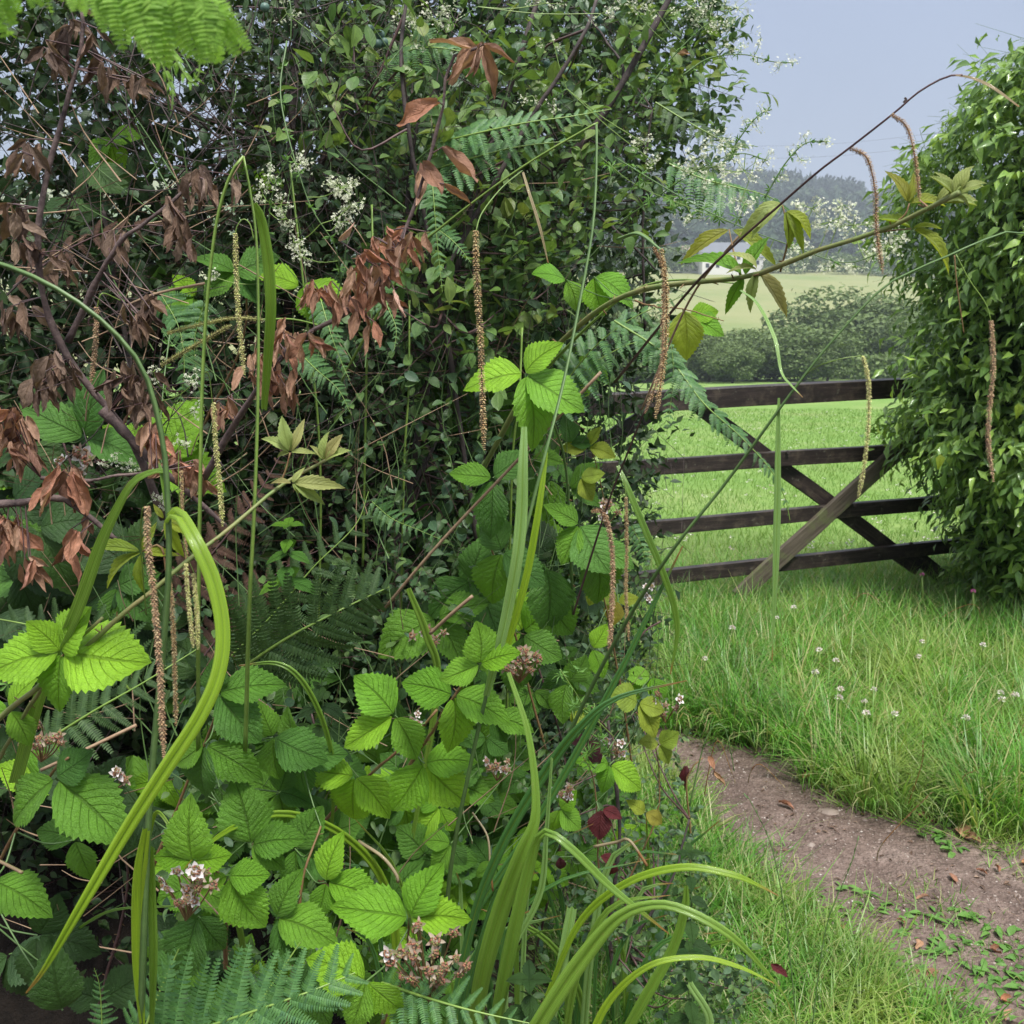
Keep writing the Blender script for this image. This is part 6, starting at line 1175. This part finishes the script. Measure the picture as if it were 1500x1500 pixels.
# straws
for lb, pts, w, mt in [('long straight tan dead stem slanting through the middle of the hedge', [(560, 895, 1.75), (640, 800, 1.7), (760, 672, 1.65), (880, 545, 1.6)], 5, 'stem_tan'), ('short tan broken stem below the middle of the hedge', [(630, 928, 1.6), (660, 900, 1.58), (692, 873, 1.57)], 6, 'stem_tan'),
    ('pale dry blade bent twice at the foot of the hedge near the path', [(870, 1240, 1.5), (905, 1233, 1.48), (922, 1231, 1.46), (948, 1268, 1.45)], 5, 'straw'), ('white dry blade curving down among the brambles left of centre', [(525, 1232, 1.3), (560, 1255, 1.28), (580, 1280, 1.27), (583, 1292, 1.27)], 6, 'straw'),
    ('thin white curled straw right of the bramble trio', [(692, 1190, 1.3), (714, 1225, 1.28), (718, 1270, 1.27), (722, 1305, 1.27)], 3.5, 'straw'), ('pale straw stub at the left picture edge', [(-30, 1250, .95), (0, 1262, .93), (32, 1278, .9)], 6, 'straw'),
    ('tan dry stalk among the horizontal spikes on the left', [(180, 450, 1.4), (230, 430, 1.4), (300, 415, 1.4)], 4, 'stem_tan'), ('reddish dry stalk leaning up through the bramble shoot', [(940, 600, 1.5), (1010, 440, 1.4), (1070, 360, 1.3), (1105, 325, 1.3)], 3.5, 'stem_tan'),
    ('pale bracken stalk lying across the lower left', [(60, 1128, 1.2), (110, 1105, 1.2), (200, 1062, 1.22)], 6, 'stem_tan'), ('thin dark cane end above the path', [(905, 990, 1.9), (940, 930, 1.9), (968, 910, 1.9)], 3, 'stem_purple')]:
    Q = smooth(pts, 18); P = np.array([tuple(W(*q)) for q in Q]); o = put('dry_stem', tube(P, w/2*Q[:, 2]/F, 5).mesh('dry_stem', M_[mt])); tag(o, lb, 'stem')
# tall thin grasses over the path
for lb, pts in [('tall dark flowering grass stalk standing over the path at lower right', [(1175, 1580, 1.5), (1165, 1480, 1.5), (1150, 1340, 1.5), (1130, 1240, 1.5), (1100, 1175, 1.5), (1090, 1162, 1.5)]), ('second thin grass stalk right of the tall dark one', [(1190, 1500, 1.9), (1210, 1360, 1.9), (1245, 1270, 1.9), (1258, 1225, 1.9)]), ('pale grass stalk arching beside the yellow leaf at the hedge corner', [(1010, 1180, 2.4), (1035, 1080, 2.4), (1060, 1065, 2.4), (1076, 1130, 2.4)])]:
    Q = smooth(pts, 30); P = np.array([tuple(W(*q)) for q in Q]); t3 = tube(P, np.linspace(2.6, 1.2, 30)/2*Q[:, 2]/F, 4); i = np.linspace(10, 28, 16).astype(int)
    t3 = merge([t3, scattered([LOWLEAF[0]], frames(P[i], np.gradient(P, axis=0)[i]+NR.normal(0, .002, (16, 3)), NR.normal(size=(16, 3)), .014, .35), np.zeros(16, int))]); o = put('grass_stalk', t3.mesh('grass_stalk', M_['stem_dull'])); tag(o, lb, 'grass stalk')

# ------------------------------------------------------------------ hedge bedstraw: clouds of tiny white flowers
F4 = T3([(0, 0, 0)]+[(math.cos(a)*r_, math.sin(a)*r_, z) for a0 in (0, 1.5708, 3.1416, 4.7124) for a, r_, z in ((a0-.45, .32, .05), (a0, .52, .02), (a0+.45, .32, .05))], [(0, 1+3*k, 2+3*k, 3+3*k) for k in range(4)])
def bedstraw(label, stemp, heads, dens=1.0):
    base = W(*stemp[0]); t = thing('hedge_bedstraw', label, 'wildflower', tuple(base)); Q = smooth(stemp, 30); P = np.array([tuple(W(*q)) for q in Q])
    put('stem', tube(P, np.linspace(1.2, .8, 30)*Q[:, 2]/F, 4).mesh('stem', M_['stem_dull']), t); br, FP = [], []
    for (cx, cy, rx, ry, d, n) in heads:
        c = np.array(W(cx, cy, d)); a_ = P[np.argmin(np.linalg.norm(P-c, axis=1))]; br.append(tube(smooth([a_, (a_+c)/2+[0, 0, -.006], c], 7), [.0009]*7, 3, False))
        for k in range(max(3, int(n/7))):
            a = R.uniform(0, 6.283); q = R.random()**.5; s = W(cx+math.cos(a)*q*rx, cy+math.sin(a)*q*ry, d+R.uniform(-.03, .03)); br.append(tube([tuple(c), tuple(s)], [.0006, .0005], 3, False))
            m_ = int(11*dens); FP.append(np.array(s)+NR.normal(0, 3.6*d/F, (m_, 3)))
    FP = np.concatenate(FP); n = len(FP); N = nz(NR.normal(size=(n, 3))+[0, -.8, .7]); D = nz(np.cross(N, NR.normal(size=(n, 3))))
    put('branchlet', merge(br).mesh('branchlet', M_['stem_green']), t); put('flowers', scattered([F4], frames(FP, D, N, NR.uniform(.004, .0066, n)), np.zeros(n, int)).mesh('flowers', M_['petal']), t, kind='stuff')
    i = np.repeat(np.arange(3, 29, 4), 6); LP = P[i]; put('whorl_leaves', scattered([LOWLEAF[1]], frames(LP, NR.normal(size=LP.shape), NR.normal(size=LP.shape), .013, .45), np.zeros(len(LP), int)).mesh('whorl_leaves', M_['cleavers']), t, kind='stuff')
bedstraw('white bedstraw cloud at the right shoulder of the hedge against the sky', [(900, 330, 2.1), (960, 290, 2.05), (1020, 250, 2.0), (1080, 225, 2.0), (1125, 235, 2.0)], [(1060, 215, 40, 22, 2.0, 150), (1040, 245, 45, 22, 2.0, 150), (1090, 250, 34, 18, 2.0, 100), (1015, 235, 25, 18, 2.0, 70), (1120, 235, 18, 16, 2.0, 50), (1085, 295, 22, 14, 2.0, 45), (1015, 320, 22, 12, 2.0, 45), (1050, 270, 30, 12, 2.0, 60)])
bedstraw('long white bedstraw spray lying along the bramble shoot towards the ivy bush', [(900, 230, 1.9), (1000, 290, 1.8), (1080, 330, 1.75), (1160, 360, 1.7), (1240, 385, 1.68), (1310, 360, 1.65)], [(1190, 305, 26, 18, 1.7, 100), (1215, 325, 26, 16, 1.7, 90), (1250, 330, 34, 18, 1.7, 110), (1175, 375, 24, 18, 1.7, 80), (1215, 395, 18, 16, 1.7, 70), (1255, 390, 16, 12, 1.7, 50), (1275, 375, 18, 12, 1.7, 50), (1300, 360, 18, 16, 1.66, 60), (1310, 345, 18, 10, 1.66, 40), (1235, 300, 16, 14, 1.7, 50), (1120, 370, 24, 12, 1.72, 40), (1090, 300, 20, 12, 1.75, 30)])
bedstraw('feathery bedstraw spray sticking out into the sky at the top of the hedge', [(1000, 110, 2.3), (1040, 85, 2.3), (1090, 80, 2.3), (1130, 90, 2.3), (1160, 92, 2.3)], [(1068, 70, 12, 12, 2.3, 26), (1085, 62, 10, 12, 2.3, 22), (1115, 55, 8, 10, 2.3, 22), (1110, 92, 14, 8, 2.3, 24), (1140, 100, 10, 10, 2.3, 22), (1162, 93, 8, 6, 2.3, 16)])
bedstraw('thin bedstraw spray rising against the sky left of the arching sedge', [(1120, 290, 2.1), (1150, 240, 2.1), (1180, 210, 2.1), (1215, 207, 2.1)], [(1165, 225, 14, 12, 2.1, 24), (1180, 205, 14, 10, 2.1, 26), (1210, 207, 10, 8, 2.1, 20), (1178, 235, 10, 8, 2.1, 18), (1145, 255, 12, 12, 2.1, 22)])
bedstraw('short bedstraw spray against the sky below the topmost one', [(1060, 240, 2.2), (1085, 200, 2.2), (1110, 170, 2.2), (1130, 160, 2.2)], [(1115, 162, 14, 8, 2.2, 22), (1092, 178, 10, 8, 2.2, 18), (1108, 185, 8, 8, 2.2, 14)])
bedstraw('white bedstraw at the very top right corner of the hedge', [(930, 160, 2.2), (980, 90, 2.2), (1030, 40, 2.2), (1080, 10, 2.2)], [(1040, 25, 34, 22, 2.2, 90), (1080, 12, 26, 16, 2.2, 60), (1065, 40, 22, 14, 2.2, 40), (1010, 10, 26, 20, 2.2, 60), (960, 15, 30, 16, 2.2, 40), (925, 10, 24, 12, 2.2, 40)])
bedstraw('dense round white bedstraw head in the left of the upper hedge', [(420, 60, 1.8), (412, 150, 1.75), (450, 290, 1.7), (490, 360, 1.7), (500, 420, 1.75)], [(500, 275, 26, 14, 1.7, 120), (515, 300, 18, 18, 1.7, 90), (495, 325, 16, 10, 1.7, 40), (440, 375, 20, 14, 1.72, 60), (430, 355, 14, 10, 1.72, 40)])
bedstraw('scattered white bedstraw clusters left of the dense round head', [(380, 480, 1.8), (390, 380, 1.75), (400, 280, 1.72), (430, 220, 1.7)], [(395, 260, 14, 20, 1.72, 60), (412, 300, 12, 20, 1.72, 60), (440, 240, 16, 12, 1.7, 50), (385, 285, 14, 14, 1.74, 30), (310, 405, 16, 10, 1.75, 40), (420, 320, 10, 14, 1.7, 30)])
bedstraw('small bedstraw clusters hanging beside the thick sedge stem at left', [(250, 480, 1.6), (240, 560, 1.55), (235, 640, 1.5), (240, 720, 1.45)], [(225, 545, 10, 10, 1.5, 24), (285, 560, 10, 20, 1.5, 40), (285, 600, 8, 12, 1.5, 24), (170, 675, 24, 12, 1.45, 40), (210, 690, 16, 12, 1.45, 30), (235, 735, 14, 14, 1.4, 40), (265, 650, 10, 8, 1.45, 18)])
bedstraw('bedstraw flowers among the ferns at the top of the middle of the hedge', [(560, 160, 2.0), (600, 100, 2.0), (640, 50, 2.0), (700, 10, 2.0)], [(635, 30, 24, 22, 2.0, 80), (590, 35, 18, 22, 2.0, 50), (660, 15, 16, 12, 2.0, 40), (620, 60, 16, 12, 2.0, 34), (545, 80, 14, 10, 2.0, 24), (800, 5, 40, 10, 2.0, 50), (880, 20, 24, 14, 2.0, 40), (420, 20, 20, 20, 2.1, 40)])
bedstraw('bedstraw flowers high in the middle right of the hedge beside the sloes', [(740, 220, 2.0), (790, 160, 2.0), (830, 130, 2.0)], [(780, 140, 16, 10, 2.0, 30), (815, 155, 18, 10, 2.0, 34), (945, 210, 18, 14, 2.0, 50), (955, 235, 14, 10, 2.0, 30), (810, 60, 20, 12, 2.0, 26)])
# cleavers: starry whorls
def cleavers(label, pts, n):
    t = thing('cleavers', label, 'wildflower', tuple(W(*pts[0]))); Q = smooth(pts, 24); P = np.array([tuple(W(*q)) for q in Q]); put('stem', tube(P, .0009, 4).mesh('stem', M_['stem_green']), t)
    MM = []
    for k in range(n):
        c = P[int((k+.5)/n*23)]+NR.normal(0, .012, 3); T_ = nz(NR.normal(size=3)+[0, -.7, .6])
        for j in range(7): a = j*.9; u = nz(np.cross(T_, [.3, .2, .9])); v = np.cross(T_, u); MM.append(frames([c], [u*math.cos(a)+v*math.sin(a)], [T_], .018*R.uniform(.8, 1.1), .42)[0])
    put('whorl_leaves', scattered([LOWLEAF[1]], np.array(MM), np.zeros(len(MM), int)).mesh('whorl_leaves', M_['cleavers']), t, kind='stuff')
cleavers('starry whorled cleavers below the middle right of the hedge', [(900, 1080, 1.7), (860, 1040, 1.68), (840, 1010, 1.66), (820, 980, 1.66)], 14)
cleavers('cleavers strand with tiny leaf stars hanging against the misty hill', [(880, 230, 2.0), (930, 270, 2.0), (1000, 300, 2.0), (1080, 330, 1.95)], 16)
cleavers('cleavers strand low beside the wine red leaves', [(850, 1120, 1.7), (880, 1080, 1.7), (870, 1030, 1.7)], 8)
cleavers('cleavers tuft at the left edge below the lime bramble leaves', [(20, 1000, 1.1), (60, 940, 1.1), (70, 920, 1.1)], 6)
# nettles
NL = leaf_t(lambda t: .0, 2); NET = [bramble_t(60+k, .30, .35, .2, 7) for k in range(2)]; NM = [t.mesh('leaf', M_['bramble_mid']) for t in NET]; NMd = [t.mesh('leaf', M_['bramble_dark']) for t in NET]
def nettle(label, px, py, h, d, s, me=None):
    b = W(px, py+h, d); t = thing('nettle', label, 'nettle', tuple(b)); tp = W(px, py, d); stem('stem', [b, (b+tp)/2+Vector((.004, 0, 0)), tp], .0017, .001, 'stem_dull', t, 5, 10)
    for k in range(5):
        p = tp.lerp(b, k/5.5)
        for j in range(2 if k else 4): a = k*1.57+j*(3.1416 if k else 1.57); dr = Vector((math.cos(a), math.sin(a)*.7-.25, -.15+.5*(k == 0))); put('leaf', R.choice(me or NM), t, fr1(p, dr, (0, -.4, 1), s*d/F*(.55+.13*k), 1.05))
nettle('small nettle standing before the rusty bracken in the dark hollow', 422, 770, 110, 1.5, 44); nettle('nettle at the hedge foot right of the sedge clump', 1010, 1250, 180, 1.7, 40, NMd); nettle('nettle with folded leaves in the grass at the bottom right of the sedge', 1010, 1395, 130, 1.3, 40, NMd)
nettle('nettle half hidden at the bottom centre by the fern', 775, 1435, 120, 1.0, 66, NMd); nettle('dark nettle top behind the light bramble trio', 470, 975, 160, 1.55, 50, NMd)
# weeds in the path fringe: small broad leaved rosettes
ROS = [leaf_t(oval, 4, .15, .5, .2, .01, 5), leaf_t(obov, 4, .2, .6, -.2, .01, 6)]; WM_ = [t.mesh('leaf', M_['cleavers']) for t in ROS]
for k, (px, py, lb) in enumerate([(1335, 1470, 'at the bottom of the weedy fringe'), (1385, 1395, 'beside the bare soil patch'), (1440, 1430, 'left of the large orange leaf'), (1300, 1440, 'in the dark soil left of the first rosette'), (1460, 1370, 'under the gravel on the right'), (1420, 1340, 'at the lower border of the gravel'), (1400, 1255, 'by the curled brown leaf at the verge'), (1372, 1235, 'at the verge corner over the path'), (1250, 1305, 'in the middle of the gravel'), (1480, 1440, 'in the right bottom corner'), (1370, 1345, 'under the reddish leaf'), (1275, 1400, 'in the fringe grass left of the soil')]):
    g = G(px, py); z = float(path_z(g.x, g.y)); t = thing('weed_rosette', 'little broad leaved weed '+lb, 'weed', (g.x, g.y, z), 'small weeds in the path')
    for j in range(R.randint(6, 11)): a = R.uniform(0, 6.283); put('leaf', R.choice(WM_), t, fr1((g.x+R.gauss(0, .02), g.y+R.gauss(0, .02), z+.004), (math.cos(a), math.sin(a), R.uniform(.2, .9)), (0, 0, 1), R.uniform(.018, .042), R.uniform(.6, 1)))
P = pts_in(.6, 2.8, 1.9, 3.2, 5200); x_, y_, _f = proj(P); P = P[(y_ > 1330+.25*np.maximum(0, x_-1350)+40*np.sin(P[:, 0]*9)*np.sin(P[:, 1]*12)) & (x_ > 1180) & (np.sin(P[:, 0]*17+1)*np.sin(P[:, 1]*21) > -.35)]; P[:, 2] = path_z(P[:, 0], P[:, 1])
n = len(P); a = NR.uniform(0, 6.28, n); D = np.stack([np.cos(a), np.sin(a), NR.uniform(.1, .9, n)], 1); put('path_weeds', scattered(ROS, frames(P, D, np.tile([0, 0, 1.], (n, 1))+NR.normal(0, .3, (n, 3)), NR.uniform(.012, .032, n), NR.uniform(.6, 1.1, n)), NR.integers(0, 2, n)).mesh('path_weeds', M_['cleavers']), kind='stuff')
P = pts_in(.4, 3.0, 2.0, 4.4, 2600); P = P[in_path(P[:, 0], P[:, 1], -.04) & (NR.random(len(P)) < .35+.6*(np.sin(P[:, 0]*6)*np.sin(P[:, 1]*8) > .1))]; P[:, 2] = path_z(P[:, 0], P[:, 1])+.004; n = len(P)
a = NR.uniform(0, 6.28, n); D = np.stack([np.cos(a), np.sin(a), NR.uniform(-.1, .3, n)], 1)
put('path_litter', scattered(LOWLEAF+[DEAD[2]], frames(P, D, np.tile([0, 0, 1.], (n, 1))+NR.normal(0, .4, (n, 3)), NR.uniform(.008, .026, n), NR.uniform(.3, .9, n)), NR.integers(0, 3, n)).mesh('path_litter', M_['dead_dark']), kind='stuff')
A = P[::5]; a = NR.uniform(0, 6.28, len(A)); put('path_twigs', sticks(A, A+np.stack([np.cos(a), np.sin(a), a*.01], 1)*NR.uniform(.02, .09, len(A))[:, None], .0011).mesh('path_twigs', M_['stem_tan']), kind='stuff')
# yellow and red withered leaves over the path corner
for k, (px, py, L, a, mt, lb) in enumerate([(1038, 1108, 28, -70, 'litter', 'tan curled leaf on the red stem at the hedge corner'), (1045, 1130, 30, -50, 'litter', 'second tan leaf hanging below the first at the hedge corner'), (1004, 1122, 40, -90, 'bramble_red', 'red withered leaf hanging at the hedge corner above the path'), (1130, 1412, 34, -35, 'bramble_red', 'dark purple leaf above the fringe grass at the tip of the sedge blades'), (985, 75, 30, -20, 'litter', 'orange brown leaf high in the blackthorn near the sky'), (920, 45, 24, -40, 'litter', 'small tan leaf at the top of the hedge'), (1000, 148, 22, -80, 'bramble_yellow', 'yellow leaf at the sky edge of the hedge')]):
    d = HD(min(px, 1000), py) if py < 1200 else 1.6; o = put('withered_leaf', R.choice(DEAD).mesh('withered_leaf', M_[mt]), None, fr1(W(px, py, d), leafdir(a, .2), (0, -1, .3), L*d/F)); tag(o, lb, 'leaf')
st3 = thing('dock_stem', 'thin dark red upright stem with withered leaves at the hedge corner beside the path', 'stem', tuple(W(1010, 1330, 2.6)))
stem('stem', [W(1008, 1330, 2.6), W(1012, 1230, 2.6), W(1006, 1140, 2.6), (W(1030, 1110, 2.6))], .004, .002, 'stem_red', st3, 5, 14)

# the tangle: fine grass stems, bindweed and dead stalks threading through the hedge
for nm, mt, n_, reg, offs, ln_, an_ in [('tangled_stems', 'stem_dull', 260, (200, 960, 60, 1250), (-.12, .25), (60, 300), (90, 28)), ('tangled_stems', 'stem_tan', 170, (0, 900, 150, 1400), (-.08, .3), (50, 220), (70, 60)), ('fine_twigs', 'bark', 420, (0, 1030, -20, 700), (-.05, .35), (40, 180), (60, 60))]:
    ts = []
    for k in range(n_):
        x, y = R.uniform(reg[0], reg[1]), R.uniform(reg[2], reg[3]); 
        if x > 900 and y > 330: continue
        d = HD(x, y)+R.uniform(*offs); l = R.uniform(*ln_); a = rad(R.gauss(*an_)); bx, by = x+math.cos(a)*l, y-math.sin(a)*l; q = l*R.uniform(-.12, .12)
        if bx > 1010: continue
        ts.append(tube(smooth([W(x, y, d), W((x+bx)/2+q, (y+by)/2+abs(q)*.5, d+R.uniform(-.03, .03)), W(bx, by, d+R.uniform(-.1, .06))], 8), np.linspace(R.uniform(.0009, .0018), .0005, 8), 3, False))
    put(nm, merge(ts).mesh(nm, M_[mt]), kind='stuff')
# small round leaved clutter of other seedlings in the hedge foot
n = 2600; px = NR.uniform(240, 940, n); py = NR.uniform(820, 1500, n); P = np.array([tuple(W(x, y, HD(x, y)+NR.uniform(.02, .4))) for x, y in zip(px, py)])
put('hedge_foot_seedlings', scattered(OVAL, frames(P, NR.normal(size=P.shape)+[0, -.2, .1], NR.normal(size=P.shape)*.5+[0, -.6, .8], NR.uniform(.012, .028, n), NR.uniform(.7, 1.2, n)), NR.integers(0, 4, n)).mesh('hedge_foot_seedlings', M_['blackthorn']), kind='stuff')
